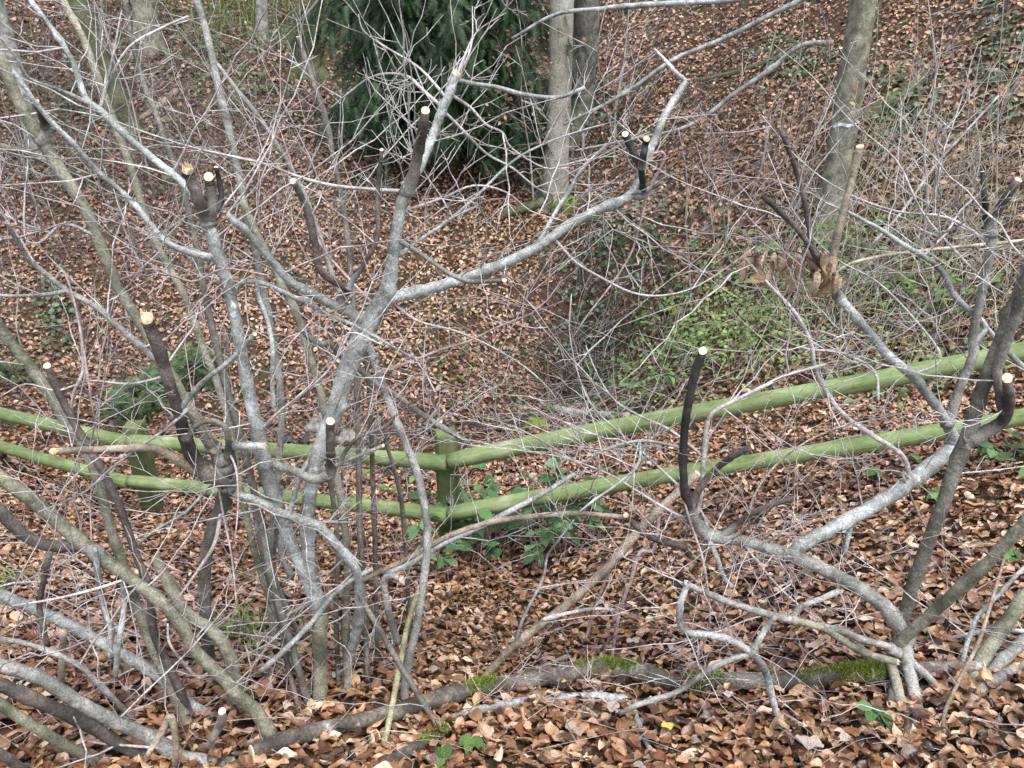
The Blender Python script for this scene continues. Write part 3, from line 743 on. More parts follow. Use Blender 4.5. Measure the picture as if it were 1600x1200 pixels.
# --- E: leaning stool at the lower left with many arching stems
E = shrub('hazel_stool', 'coppiced hazel stool with thick stems arching out of the lower left corner', 'shrub', 400, 1165, 'cut-back hazel shrubs')
branch(E, 'M3', 'olive', '432,1165,13 400,1112,12.5 367,1080,12 335,1047,12 307,1018,12 283,977,11.5 250,940,11.5 200,900,12 150,866,13 110,832,13.5 60,790,13.5 0,745,13 -30,722,13', y1=1.45, name='stem', twigs=8, tl=.45)
branch(E, 'M3b', 'dark', '150,862,13 120,853,11 80,853,11.5 40,838,11.5 0,800,12 -25,770,12', on='M3', dy=-.07, name='stem', twigs=2)
branch(E, 'M2', 'olive', '300,1140,11 265,1070,10.5 240,1010,10.5 215,950,10 195,890,10 178,840,9.5 162,785,9.5 148,735,9.5 122,685,10 100,655,10 76,613,10 50,577,10 20,540,10.5 0,512,11 -20,485,11', y1=1.62, name='stem', twigs=7, tl=.45)
branch(E, 'S2', 'dark', '303,1135,8.5 283,1083,8.5 258,1027,8 240,987,8 233,923,7.5 213,867,7.5 190,800,7.5 165,745,7.5 140,700,7.5 115,660,7 95,620,6.5 75,575,6.5', y1=1.5, name='stem', cut=True, twigs=4, tl=.35)
branch(E, 'M4', 'silver', '345,1125,9 295,1098,10 240,1052,10 180,1015,10.5 110,978,11 50,950,10.5 0,928,10 -25,918,10', y1=1.38, name='stem', twigs=4, tl=.4)
branch(E, 'M5', 'grey', '370,1195,14 290,1185,13 230,1150,13.5 160,1118,13.5 110,1090,13.5 60,1058,13 0,1040,13 -30,1030,13', y1=1.15, name='stem', twigs=5, tl=.35)
branch(E, 'M6', 'dark', '330,1215,12 220,1180,12 150,1140,12 70,1100,12 0,1070,12 -25,1060,12', y0=1.2, y1=1.12, name='stem', twigs=2)
branch(E, 'M7', 'olive', '230,1225,10 150,1190,10 60,1140,10 0,1100,10 -20,1085,10', y0=1.17, y1=1.09, name='stem')
branch(E, 'M8', 'dark', '70,1225,9 40,1205,9 0,1178,9 -20,1168,9', y0=1.12, y1=1.06, name='stem')
branch(E, 'M9', 'olive', '370,1120,16 366,1060,15 352,1010,13 330,985,12 290,955,11 258,900,10 240,870,9', y1=1.6, name='stem', twigs=2)
branch(E, 'M10', 'grey', '320,1175,7 345,1130,8 347,1112,7.5', y1=1.2, name='stub', cut=True)
branch(E, 'M11', 'brown', '272,1205,6 275,1160,6 266,1120,7 252,1145,6 230,1182,5', y0=1.18, y1=1.14, name='stub', cut=True)
branch(E, 'M12', 'silver', '175,985,5 165,960,5.5 155,905,5 148,855,5', on='M4', dy=-.02, name='branch', twigs=2)
branch(E, 'M13', 'silver', '150,880,4.5 157,930,4.5 172,985,4.5 172,1030,4', on='M3', dy=-.05, name='branch', cut=True)
branch(E, 'M14', 'silver', '193,910,5 193,955,5 185,1010,5 180,1060,4.5', on='M3', dy=-.06, name='branch', cut=True)
branch(E, 'M15', 'grey', '210,1125,5 175,1090,5 130,1045,5 95,1025,5 40,1005,4.5 0,998,4', y0=1.28, y1=1.22, name='branch', twigs=4, tl=.3)
branch(E, 'M16', 'twig', '192,906,3 150,920,3 90,935,3 30,945,2.5 0,950,2', on='M3', dy=-.1, name='twig', twigs=2, tl=.25)
branch(E, 'M17', 'twig', '270,1170,2.5 200,1165,2.5 140,1158,2.5 125,1140,2.5 115,1120,2.2', y0=1.2, y1=1.14, name='twig', twigs=2, tl=.2)
branch(E, 'M18', 'dark', '80,855,5 70,900,5 62,950,5 75,1010,4', on='M3b', dy=-.03, name='branch', twigs=3, tl=.3)
branch(E, 'M19', 'brown', '100,985,6 97,1030,6 95,1070,6', y0=1.3, y1=1.27, name='stub', cut=True)
branch(E, 'M20', 'twig', '330,1050,4 310,1058,4 290,1040,3.6 265,1005,3.2 262,975,3', on='M3', dy=-.05, name='twig')

# --- poles standing behind the left hazels
F_ = shrub('hazel_shrub', 'cluster of slender dark hazel poles rising behind the silver forked stem', 'shrub', 470, 1075, 'cut-back hazel shrubs')
branch(F_, 'P3', 'olive', '545,1085,8 540,990,8 543,900,7.5 536,800,7.5 520,720,7.5 503,620,7.5 490,575,7.5 478,535,7.5 463,488,7.5 443,450,7.5 420,402,7.5 400,362,7.5 378,312,7.5', y1=2.0, name='stem', cut=True, twigs=6, tl=.45)
branch(F_, 'P2', 'umber', '485,1110,6.5 465,1040,6.5 440,960,6.5 420,880,6.5 405,800,6.5 375,680,6.5 355,610,6.5 338,540,6 322,470,6 310,400,5.5 295,330,5 275,265,5 258,220,5 243,175,5 228,140,5 216,100,4.5 204,55,4.5 195,-5,4.5', y1=2.1, name='stem', twigs=8, tl=.5)
branch(F_, 'P1', 'olive', '470,1065,6 445,985,6 420,930,6 395,850,6 375,760,6 360,670,6 340,600,6 318,545,6 300,495,6 285,455,6 262,415,6 240,370,6 222,320,6 205,262,6.5 185,210,6.5 162,145,7 145,100,7 130,60,7 112,25,7 95,-5,7', y1=2.35, name='stem', twigs=6, tl=.5)
branch(F_, 'P4', 'grey', '430,1020,6 420,900,6 430,780,6 440,640,6 425,520,6 405,420,6 385,330,6.5 371,262,6.5 355,190,6.5 342,138,6.5 325,60,7 306,-5,7', y1=2.3, name='stem', twigs=8, tl=.5)
branch(F_, 'Q', 'umber', '575,1080,5 570,960,5 562,820,5 560,700,5 556,560,5 548,420,5 540,350,5 530,290,5 520,245,5 510,190,5 497,150,4.6 480,100,4.3 467,60,4', y1=2.3, name='stem', cut=True, twigs=7, tl=.45)
branch(F_, 't22', 'grey', '530,455,4 510,400,4 490,340,4 463,277,4 427,217,4 400,177,4 370,140,3.6 338,98,3', on='Q', dy=.1, name='branch', twigs=5, tl=.4)
branch(F_, 'P5', 'dark', '470,1120,5 450,1040,5 435,960,5 420,905,5 405,840,5 398,790,4.5', y1=1.8, name='stem', twigs=3, tl=.4)
branch(F_, 'P6', 'umber', '530,1080,4.5 525,960,4.5 528,860,4.5 520,780,4 510,720,4', y1=1.9, name='stem', twigs=3, tl=.35)
branch(F_, 'P7', 'silver', '455,900,5.5 440,860,5 455,790,5 472,740,5 500,690,5 535,610,4.5 545,590,4', y0=1.75, y1=1.95, name='branch', twigs=2)
branch(F_, 'P8', 'silver', '470,1000,4.5 452,960,4.5 435,920,4.5 428,880,4 432,820,4 440,760,3.6', y1=1.75, name='branch', twigs=4, tl=.35)
branch(F_, 'P9', 'silver', '405,1050,5 440,1020,5 485,975,5 520,930,5 550,905,4.5 580,890,4', y0=1.45, y1=1.6, name='branch', cut=True)

# --- G: hazel on the right
G = shrub('hazel_shrub', 'right-hand cut hazel with a long low limb and withered leaves hanging on it', 'shrub', 1425, 1130, 'cut-back hazel shrubs')
branch(G, 'G0', 'grey', '1434,1140,13 1431,1100,12 1424,1060,11.5 1417,1025,12 1412,995,14', y1=1.6, name='trunk')
branch(G, 'G0b', 'olive', '1420,1148,9.5 1410,1110,9.5 1400,1065,9.5 1392,1030,9 1395,1005,10', y1=1.62, name='trunk')
branch(G, 'G0c', 'dark', '1395,1155,6.5 1392,1110,6.5 1395,1060,6 1402,1010,6', y1=1.64, name='trunk')
branch(G, 'G1', 'grey', '1412,1000,15 1405,980,15 1382,948,14.5 1342,919,14 1300,896,13.5 1255,876,14 1200,857,12 1150,843,12 1110,836,13 1088,818,13 1078,795,11', on='G0', dy=.1, name='limb', twigs=16, tl=.4)
branch(G, 'G1a', 'black', '1080,805,11 1070,765,8.5 1067,720,8 1069,680,8 1074,640,8.5 1084,590,8.5 1097,552,8', on='G1', dy=-.02, name='stub', cut=True)
branch(G, 'G1b', 'dark', '1086,775,6.5 1110,742,6 1140,716,5.8 1174,698,5.5', on='G1', dy=-.06, name='stub', cut=True)
branch(G, 'G1c', 'dark', '1128,838,6 1168,806,5 1208,788,5 1245,777,4.5', on='G1', dy=-.06, name='stub', cut=True)
branch(G, 'G1d', 'dark', '1092,868,5 1080,870,5.5 1066,854,6 1030,845,6 1000,828,5.5 979,806,5', on='G1', dy=-.1, name='stub', cut=True)
branch(G, 'G1e', 'grey', '1105,838,4.5 1120,870,4.5 1130,900,4 1145,918,4', on='G1', dy=-.1, name='twig')
branch(G, 'G2', 'silver', '1238,868,12 1250,853,13.5 1300,826,13.5 1350,799,13.5 1400,770,13.5 1448,733,14 1482,706,14.5 1497,690,12', on='G1', dy=.22, name='limb', twigs=4, tl=.35)
branch(G, 'G2a', 'silver', '1492,690,12 1476,655,9.5 1452,620,9.5 1425,586,9.5 1390,558,9 1368,532,8.5 1345,505,8.5 1326,482,8 1312,466,9', on='G2', dy=.05, name='limb', twigs=8, tl=.4)
branch(G, 'G2b', 'grey', '1482,660,10 1502,600,9 1520,560,9 1521,520,8.5 1532,470,8.5 1542,420,8.5 1549,380,9 1549,362,9', on='G2a', dy=.08, name='limb', twigs=5, tl=.4)
branch(G, 'G2b1', 'dark', '1549,366,9 1552,345,8.5 1566,318,8 1589,284,7.5', on='G2b', dy=-.04, name='stub', cut=True)
branch(G, 'G2b2', 'black', '1547,366,6.5 1541,342,5 1538,305,4.3 1535,270,3.6', on='G2b', dy=.05, name='stub', cut=True)
branch(G, 'G2k', 'dark', '1314,470,9 1302,448,8 1296,425,7', on='G2a', dy=.0, name='stub')
branch(G, 'G2c', 'brown', '1298,430,7.5 1305,385,7.5 1318,330,7.2 1333,275,7 1343,232,6.5', on='G2k', dy=.08, name='stub', cut=True)
branch(G, 'G2d', 'dark', '1298,430,5 1272,400,4.5 1262,340,4.5 1245,270,4.3 1220,205,3.6', on='G2k', dy=-.04, name='stub')
branch(G, 'G2e', 'dark', '1296,428,5.5 1280,405,5 1243,355,4.8 1193,308,4.2', on='G2k', dy=-.12, name='stub', twigs=2)
branch(G, 't14', 'twig', '1422,748,4.5 1415,720,4.2 1400,703,4.2 1367,683,4 1317,647,4 1290,610,3.8 1273,573,3.6 1267,537,3.4 1243,490,3.2 1200,443,2.8 1160,400,2', on='G2', dy=.05, name='twig', twigs=7, tl=.35)
branch(G, 't15', 'twig', '1372,625,2.6 1370,590,3 1355,570,3 1310,550,3 1260,545,2.8 1200,523,2.4', on='t14', dy=.1, name='twig', twigs=3, tl=.25)
branch(G, 't16', 'silver', '1515,540,5 1540,512,5 1515,485,5.2 1490,460,5 1470,422,4.8 1443,400,4.5 1413,383,4 1373,357,3.5 1323,330,2.8', on='G2b', dy=.12, name='branch', twigs=6, tl=.35)
branch(G, 't16b', 'silver', '1535,505,4.5 1570,545,4.5 1600,575,4.5 1640,620,4', on='t16', dy=.05, name='branch')
branch(G, 't17', 'twig', '1445,398,3 1480,362,2.8 1500,330,2.6 1535,298,2', on='t16', dy=.1, name='twig', twigs=3, tl=.25)
branch(G, 'G3', 'umber', '1408,985,12 1420,935,12 1440,875,12.5 1463,815,13 1490,740,13.5 1512,680,13.5 1532,618,14 1560,545,14.5 1582,490,15 1605,430,16 1625,380,16', on='G0', dy=.1, name='stem', twigs=6, tl=.4)
branch(G, 'G3a', 'dark', '1518,688,14 1545,672,13 1568,655,12 1577,625,10 1574,595,9', on='G3', dy=-.05, name='stub', cut=True)
branch(G, 'G3b', 'umber', '1566,640,9 1560,600,9 1560,570,9 1578,520,9.5 1598,450,10 1625,380,10', on='G3a', dy=.0, name='stem', twigs=3)
branch(G, 'G4', 'olive', '1402,1010,11 1440,972,11 1500,920,11 1560,862,11 1605,812,11 1640,775,11', on='G0', dy=-.1, name='stem', twigs=3, tl=.35)
branch(G, 'G5', 'grey', '1408,1020,8 1380,1008,7 1345,998,7 1310,985,6.5 1270,976,6.5 1210,962,6.5 1140,941,6 1070,912,5.5', on='G0', dy=-.06, name='limb', twigs=10, tl=.35)
branch(G, 'G5a', 'silver', '1074,914,5.5 1064,940,6 1063,972,6.5 1075,988,6.5 1110,992,6.5 1148,1003,6.5 1176,1022,7 1196,1050,6.5 1212,1110,5.5 1242,1195,5', on='G5', dy=-.12, name='branch', twigs=6, tl=.3)
branch(G, 'G5b', 'grey', '1175,1020,6.5 1195,985,5.5 1212,962,5', on='G5a', dy=.03, name='branch')
branch(G, 'G5c', 'grey', '1172,1022,5 1150,1028,5 1110,1045,5 1060,1080,5 1000,1100,5 968,1115,4.5', on='G5a', dy=-.02, name='branch', twigs=3, tl=.25)
branch(G, 'G5d', 'olive', '1240,968,6.5 1290,984,6.5 1335,1012,7 1368,1026,6.5 1398,1034,6', on='G5', dy=-.06, name='branch', cut=True, split=True)
branch(G, 'G5e', 'grey', '1392,1012,8 1425,1035,7 1448,1055,7 1466,1075,6.5', on='G5', dy=-.06, name='stub', cut=True)
branch(G, 'G6', 'grey', '1238,966,5.5 1255,947,5 1285,935,5 1312,923,5.5', on='G5', dy=.05, name='branch')
branch(G, 't37', 'redtwig', '1060,755,2.5 1080,820,2.5 1097,870,2.6 1107,930,2.6 1107,985,2.5 1080,1050,2.5 1050,1095,2.2', on='G1', dy=-.15, name='twig', twigs=3, tl=.25)
branch(G, 't50', 'twig', '1160,845,2.6 1185,880,2.6 1230,930,2.4 1290,975,2.2 1345,1005,1.8', on='G1', dy=-.12, name='twig', twigs=8, tl=.25)
branch(G, 't51', 'redtwig', '1410,740,2.4 1450,830,2.2 1510,885,2 1545,905,1.6', on='G2', dy=-.1, name='twig', twigs=2, tl=.2)
branch(G, 't52', 'silver', '1375,790,4 1340,800,4 1325,840,4 1320,868,3.2', on='G2', dy=-.06, name='twig', twigs=2, tl=.2)

branch(G, 'w1', 'twig', '1090,800,4 1097,760,4 1100,705,4 1110,650,3.6 1150,625,3.2 1200,600,3 1240,583,2.4 1290,570,1.8', on='G1', dy=.12, name='twig', twigs=4, tl=.3)
branch(G, 'w2', 'twig', '1097,712,3.2 1065,685,3 1040,668,3 1000,650,2.6 960,625,2.4 935,588,2 915,540,1.6', on='w1', dy=.12, name='twig', twigs=4, tl=.3)
branch(G, 'w3', 'silver', '1066,700,3 1020,690,3.2 990,690,3.2 945,703,3.2 905,722,3 850,690,3 800,665,2.4', on='G1a', dy=.15, name='twig', twigs=8, tl=.3)
branch(G, 'w4', 'silver', '1000,692,3 1000,715,3.4 990,735,3.6 960,760,3.6 930,780,3.4 905,800,3', on='w3', dy=-.1, name='twig', twigs=3, tl=.25)
branch(G, 'w5', 'twig', '1085,815,3 1050,800,2.8 1000,770,2.6 950,740,2.4 880,715,2.2 820,705,1.8', on='G1', dy=.05, name='twig', twigs=10, tl=.3)
branch(G, 'w6', 'twig', '1110,836,3 1090,790,2.6 1040,740,2.4 985,690,2.2 930,640,2.2 905,590,2 890,520,1.8 893,460,1.5', on='G1', dy=.2, name='twig', twigs=5, tl=.3)
branch(G, 'w7', 'redtwig', '1180,850,3 1170,800,2.6 1200,740,2.4 1260,690,2.2 1330,660,1.8', on='G1', dy=.1, name='twig', twigs=8, tl=.3)
branch(G, 'w8', 'twig', '1425,588,3 1470,560,2.6 1430,500,2.4 1370,440,2.2 1300,400,2 1240,330,1.6 1200,240,1.3', on='G2a', dy=.2, name='twig', twigs=5, tl=.35)
branch(G, 'w9', 'twig', '1540,440,3 1500,400,2.6 1440,330,2.4 1400,250,2.2 1330,190,2 1270,120,1.6 1210,70,1.3', on='G2b', dy=.3, name='twig', twigs=6, tl=.4)
branch(G, 'w10', 'twig', '1549,380,3 1480,340,2.6 1400,330,2.4 1320,300,2 1250,250,1.6 1190,180,1.3', on='G2b', dy=.35, name='twig', twigs=6, tl=.4)
branch(B, 'w11', 'twig', '705,140,3 725,90,2.4 745,50,2 790,20,1.6', on='L2t', dy=.1, name='twig', twigs=3, tl=.3)
branch(B, 'w12', 'twig', '690,170,3 720,200,2.8 760,240,2.6 800,262,2.4 850,300,2 900,300,1.6 960,310,1.3', on='L2t', dy=.15, name='twig', twigs=6, tl=.3)
branch(B, 'w13', 'twig', '628,330,3 690,310,2.6 740,290,2.4 790,300,2.2 830,330,2 880,345,1.5', on='L2', dy=.1, name='twig', twigs=5, tl=.3)
branch(B, 'w14', 'redtwig', '590,480,3 540,430,2.6 500,380,2.4 470,300,2.2 450,240,2 430,180,1.6', on='L2', dy=.15, name='twig', twigs=5, tl=.35)
branch(B, 'w15', 'twig', '400,680,3 440,640,2.8 480,610,2.6 520,570,2.4 545,520,2.2 600,540,1.6', on='L1', dy=-.1, name='twig', twigs=4, tl=.3)
branch(B, 'w16', 'twig', '600,460,3 650,500,2.6 720,520,2.4 800,560,2.2 860,610,2 900,680,1.6', on='L2', dy=.15, name='twig', twigs=5, tl=.3)
branch(D, 'w17', 'twig', '250,590,3 200,600,2.6 140,595,2.4 90,610,2.2 40,600,2 0,620,1.6', on='M1', dy=-.1, name='twig', twigs=5, tl=.3)
branch(D, 'w18', 'twig', '150,370,3 100,350,2.6 60,380,2.4 20,370,2 -10,380,1.6', on='M1', dy=-.1, name='twig', twigs=5, tl=.35)
branch(D, 'w19', 'redtwig', '180,440,2.8 240,420,2.6 300,440,2.4 350,420,2.2 420,430,1.8', on='M1', dy=-.12, name='twig', twigs=4, tl=.3)
# withered leaves on the right hazel
def dead_spray():
    stub = [o for o in G.children if o.get('label') is None and o.name.startswith('stub')]
    host = None
    k = PATHS['G2k'][2]
    for o in G.children:
        if o.name.startswith('stub') and any((Vector(w - np.array(G.location)) - o.data.vertices[0].co).length < .05 for w in k[:1]): host = o
    base = np.array(G.location); mesh = []
    for i in range(4):
        V, F = leaf_template(9, [.13, .16, .11, .15][i], [1.6, 1.0, -1.3, 2.2][i], 1.1, [1.6, .8, 1.4, 1.2][i], 1.6)
        mb = MB(); mb.add(V + np.array((.35, 0, 0)), F); mesh.append(mb)
    spots = [(1165, 415), (1180, 405), (1190, 418), (1205, 410), (1215, 405), (1250, 400), (1262, 408), (1270, 415), (1280, 405), (1288, 420), (1296, 430), (1306, 440), (1318, 445), (1255, 430), (1228, 402), (1285, 440), (1310, 455), (1172, 400), (1198, 402), (1262, 395), (1276, 398), (1302, 428), (1290, 405), (1212, 418), (1246, 412)]
    first = {}
    Y = PATHS['G2k'][1][-1]
    for i, (px, py) in enumerate(spots):
        kk = i % 4
        if kk not in first:
            first[kk] = mesh[kk].build('withered_leaf', MATS['deadleaf'], host); o = first[kk]
        else:
            o = first[kk].copy(); COL.objects.link(o)
        p = at_y(px, py - 14, Y + random.uniform(-.08, .05)) - base
        s = random.uniform(.062, .10)
        o.matrix_local = Matrix.Translation(p) @ Matrix.Rotation(math.pi / 2 * random.choice((1, -1)) + random.gauss(0, .55), 4, 'Z') @ Matrix.Rotation(random.uniform(1.1, 1.9), 4, 'Y') @ Matrix.Diagonal((s, s, s, 1))
    mb = MB()
    for a in ((1296, 428, 1240, 392, 1165, 402), (1296, 428, 1270, 390, 1255, 385), (1300, 440, 1312, 425, 1325, 428)):
        P = [at_y(a[0], a[1], Y), at_y(a[2], a[3], Y - .03), at_y(a[4], a[5], Y - .02)]
        tube(mb, spline(P, 4), np.full(9, .0022), 5)
    mb.build('leaf_stalk', MATS['dark'], host, base)
dead_spray()

# --- H: clump at the right edge
H = shrub('hazel_stool', 'stout hazel stems fanning out of the ground at the right edge', 'shrub', 1530, 1085, 'cut-back hazel shrubs')
branch(H, 'H1', 'olive', '1513,1070,14 1530,1040,13.5 1560,990,13 1605,930,13 1640,885,13', y1=1.75, name='stem')
branch(H, 'H2', 'grey', '1530,1085,11 1555,1045,11 1590,1010,11 1640,965,11', y1=1.7, name='stem')
branch(H, 'H3', 'grey', '1495,1102,12 1530,1078,12 1570,1055,12 1610,1033,12 1650,1010,12', y1=1.62, name='stem')
branch(H, 'H4', 'olive', '1562,1090,12 1600,1074,12 1650,1050,12', y1=1.66, name='stem')
branch(H, 'H5', 'silver', '1512,1056,3 1505,1030,3.6 1520,980,3.6 1530,960,3.6 1560,930,3.5 1592,895,3.4 1625,870,3', y1=1.7, name='twig', twigs=3, tl=.3)
branch(H, 'H6', 'silver', '1620,988,4 1560,985,4 1520,990,3.6 1480,998,3.2', y0=1.62, y1=1.68, name='twig', twigs=2, tl=.25)
branch(H, 'H7', 'brown', '1480,1170,3.5 1475,1120,3.5 1500,1060,3 1530,1000,3 1555,920,2.6 1570,870,2.2', y1=1.75, name='twig', twigs=3, tl=.3)

# ------------------------------------------------------------------ loose branches and the log on the ground
def lying(name, label, cat, mat, pts, lift=.3, cut=(False, True), twigs=0, tl=.3, sides=12, yshift=0.0, moss=None, group=None, lab_dark=None):
    A = np.array([[float(c) for c in s.split(',')] for s in pts.split()]); A[:, 2] *= .86
    S = spline(A, 7); W, R = [], []
    for px, py, r in S:
        g = ghit(px, min(py + r * .7, 1235)); dep = g[1] * CP - (g[2] - CAM_Z) * SP; rr = r * dep / FPX
        p = at_y(px, py, g[1] + .0); W.append(p); R.append(rr)
    W, R = np.array(W), np.array(R)
    k = 5; pad = np.pad(W, ((k, k), (0, 0)), mode='edge'); Ws = np.stack([np.convolve(pad[:, i], np.ones(2 * k + 1) / (2 * k + 1), 'valid') for i in range(3)], 1)
    W = W * .3 + Ws * .7
    W[:, 2] += lift * R
    root = thing(name, label, cat, (W[0][0], W[0][1], W[0][2] - R[0]), group); base = np.array(root.location)
    R = R * (1 + RNG.normal(0, .05, len(R))); mb = MB()
    tube(mb, W, R, sides, .05)
    o = mb.build('bark', MATS[mat], root, base)
    for e, s in ((0, cut[0]), (-1, cut[1])):
        if s:
            t = unit(W[-1] - W[-2]) if e == -1 else unit(W[0] - W[1]); c = MB()
            tube(c, [W[e] - t * .001, W[e] + t * .003], [R[e] * .95, R[e] * .9], 12); c.build('cut_face', MATS['cutwood'], root, base, smooth=False)
    if twigs:
        tm = MB()
        for _ in range(twigs):
            i = int(RNG.integers(2, len(W))); q = RNG.normal(0, 1, 3); q[2] = abs(q[2]) * .4
            grow(tm, W[min(i, len(W) - 1)], q, tl * RNG.uniform(.5, 1.3), .0018, 2, up=.05, nsub=3)
        tm.build('fine_twigs', MATS['twig'], root, base, kind='stuff')
    if moss:
        for m0, m1, n in moss:
            mm = MB(); i0, i1 = int(m0 * (len(W) - 1)), max(int(m1 * (len(W) - 1)), int(m0 * (len(W) - 1)) + 1)
            for _ in range(n):
                u = RNG.uniform(i0, i1); i = int(u); f = u - i; p = W[i] * (1 - f) + W[min(i + 1, len(W) - 1)] * f
                t = unit(W[min(i + 1, len(W) - 1)] - W[i]); sd = unit(np.cross(t, (0, 0, 1))); up = np.cross(sd, t)
                a = RNG.normal(0, .6); nv = up * math.cos(a) + sd * math.sin(a) * (-1 if RNG.uniform() < .5 else 1)
                q = p + nv * R[i] * .97; h = RNG.uniform(.002, .008); w = unit(RNG.normal(0, 1, 3)) * RNG.uniform(.0012, .0022)
                mm.add([q - w, q + w, q + nv * h + RNG.normal(0, .004, 3)], [(0, 1, 2)], RNG.uniform(0, 1))
            mm.build('moss', MATS['moss'], root, base, kind='stuff')
    return root
lying('fallen_log', 'long dark rotten log with bright moss lying across the foreground', 'log', 'rotten',
      '385,1188,15 460,1162,16 530,1143,16 620,1122,15 700,1096,16 760,1082,15 850,1068,15 920,1056,17 985,1056,17 1030,1072,18 1055,1078,15 1110,1072,15 1180,1074,14 1250,1076,17 1320,1062,17 1390,1060,15 1480,1050,12 1540,1048,11',
      .95, (True, True), moss=[(.265, .30, 800), (.275, .31, 500), (.40, .47, 900), (.43, .49, 1500), (.60, .65, 700), (.62, .67, 900), (.77, .89, 1300), (.82, .885, 4200)], sides=14)
lying('fallen_branch', 'smooth pale grey branch lying along the front of the mossy log', 'branch', 'silver',
      '640,1160,7 700,1127,7.5 770,1107,8 850,1097,8.5 930,1091,9 985,1100,9', .6, (False, True), twigs=2, group='branches lying on the leaves')
lying('fallen_branch', 'dark mossy branch end poking up at the bottom left of the pale branch', 'branch', 'rotten',
      '590,1205,12 635,1182,12 680,1152,11 700,1140,10', .6, (False, True), moss=[(.5, .95, 800)], group='branches lying on the leaves')
lying('fallen_branch', 'thin grey stick slanting down to the bottom edge below the log', 'branch', 'grey',
      '895,1098,4 930,1120,4.5 965,1160,4.5 1005,1195,4.5', .9, (False, False), group='branches lying on the leaves', twigs=1)
lying('fallen_branch', 'knobbly forked stick beside the yellow leaf below the log', 'branch', 'silver',
      '985,1100,5 995,1130,6 1010,1165,5 1035,1205,4', 1.0, (False, False), group='branches lying on the leaves')
lying('fallen_branch', 'dark curved stick ending to the right of the yellow leaf', 'branch', 'dark',
      '995,1132,6 1030,1125,6 1070,1130,6 1110,1152,5.5 1140,1168,5', .9, (False, False), group='branches lying on the leaves')
lying('fallen_branch', 'bare stick crossing the litter above the log in the middle', 'branch', 'grey',
      '745,1120,4 790,1085,4.5 840,1050,5 900,1025,5 960,1010,4', 1.2, (False, False), group='branches lying on the leaves', twigs=2)
lying('fallen_branch', 'pale bent twig lying at the very bottom left', 'branch', 'brown',
      '15,1180,3 60,1178,4 120,1185,4.5 190,1190,4 240,1200,3.5', 1.5, (False, False), group='branches lying on the leaves')

def leaning():
    r = shrub('cut_branch', 'long pale brown cut branch leaning across the litter from right of the brambles', 'branch', 735, 1085)
    branch(r, 'K0', 'brown', '735,1085,5 760,1055,6.5 800,1012,7.5 850,972,8 900,933,8.5 950,885,9 1000,828,9 1045,783,8.5 1089,741,8', y1=1.95, name='stem', cut=True, twigs=6, tl=.35, bury=False, twmat='redtwig')
    branch(r, 'K1', 'redtwig', '1000,828,3.5 960,880,3 940,922,2.8 925,965,2.6 915,1000,2', on='K0', dy=-.1, name='twig', twigs=2, tl=.2)
    branch(r, 'K2', 'redtwig', '1030,800,3.5 1022,857,3 1000,863,3.2 987,903,3 970,950,2.8 960,1000,2.6 953,1047,2.4 940,1087,2', on='K0', dy=-.15, name='twig', twigs=2, tl=.2)
    branch(r, 'K3', 'silver', '805,1005,3 818,965,3.2 848,905,3.2 855,870,3 872,845,3 897,812,2.4', on='K0', dy=.05, name='twig', twigs=2, tl=.2)
    branch(r, 'K4', 'twig', '850,968,3.5 880,960,3.2 920,952,3 958,952,2.4', on='K0', dy=-.04, name='twig', twigs=2, tl=.2)
leaning()

# ------------------------------------------------------------------ broad-leaved green plants
def serrate_leaf(n=9, width=.36, bend=.7, fold=.25):
    V = [(0, 0, 0)]; F = []
    for i in range(1, n):
        t = i / n; w = width * math.sin(math.pi * t ** .8) ** .75 * (1 + (.05 if i % 2 else -.03)); z = -bend * t * t * .35
        V += [(t, -w, z + w * fold), (t, 0, z), (t, w, z + w * fold)]
    V.append((1.05, 0, -bend * .38)); e = len(V) - 1
    F += [(0, 2, 1), (0, 3, 2)]
    for i in range(n - 2):
        k = 1 + i * 3
        F += [(k, k + 1, k + 4, k + 3), (k + 1, k + 2, k + 5, k + 4)]
    k = 1 + (n - 2) * 3; F += [(k, k + 1, e), (k + 1, k + 2, e)]
    return np.array(V), F
SER = [serrate_leaf(9, w, b_, f) for w, b_, f in ((.36, .7, .25), (.33, .3, .15), (.38, 1.1, .3))]
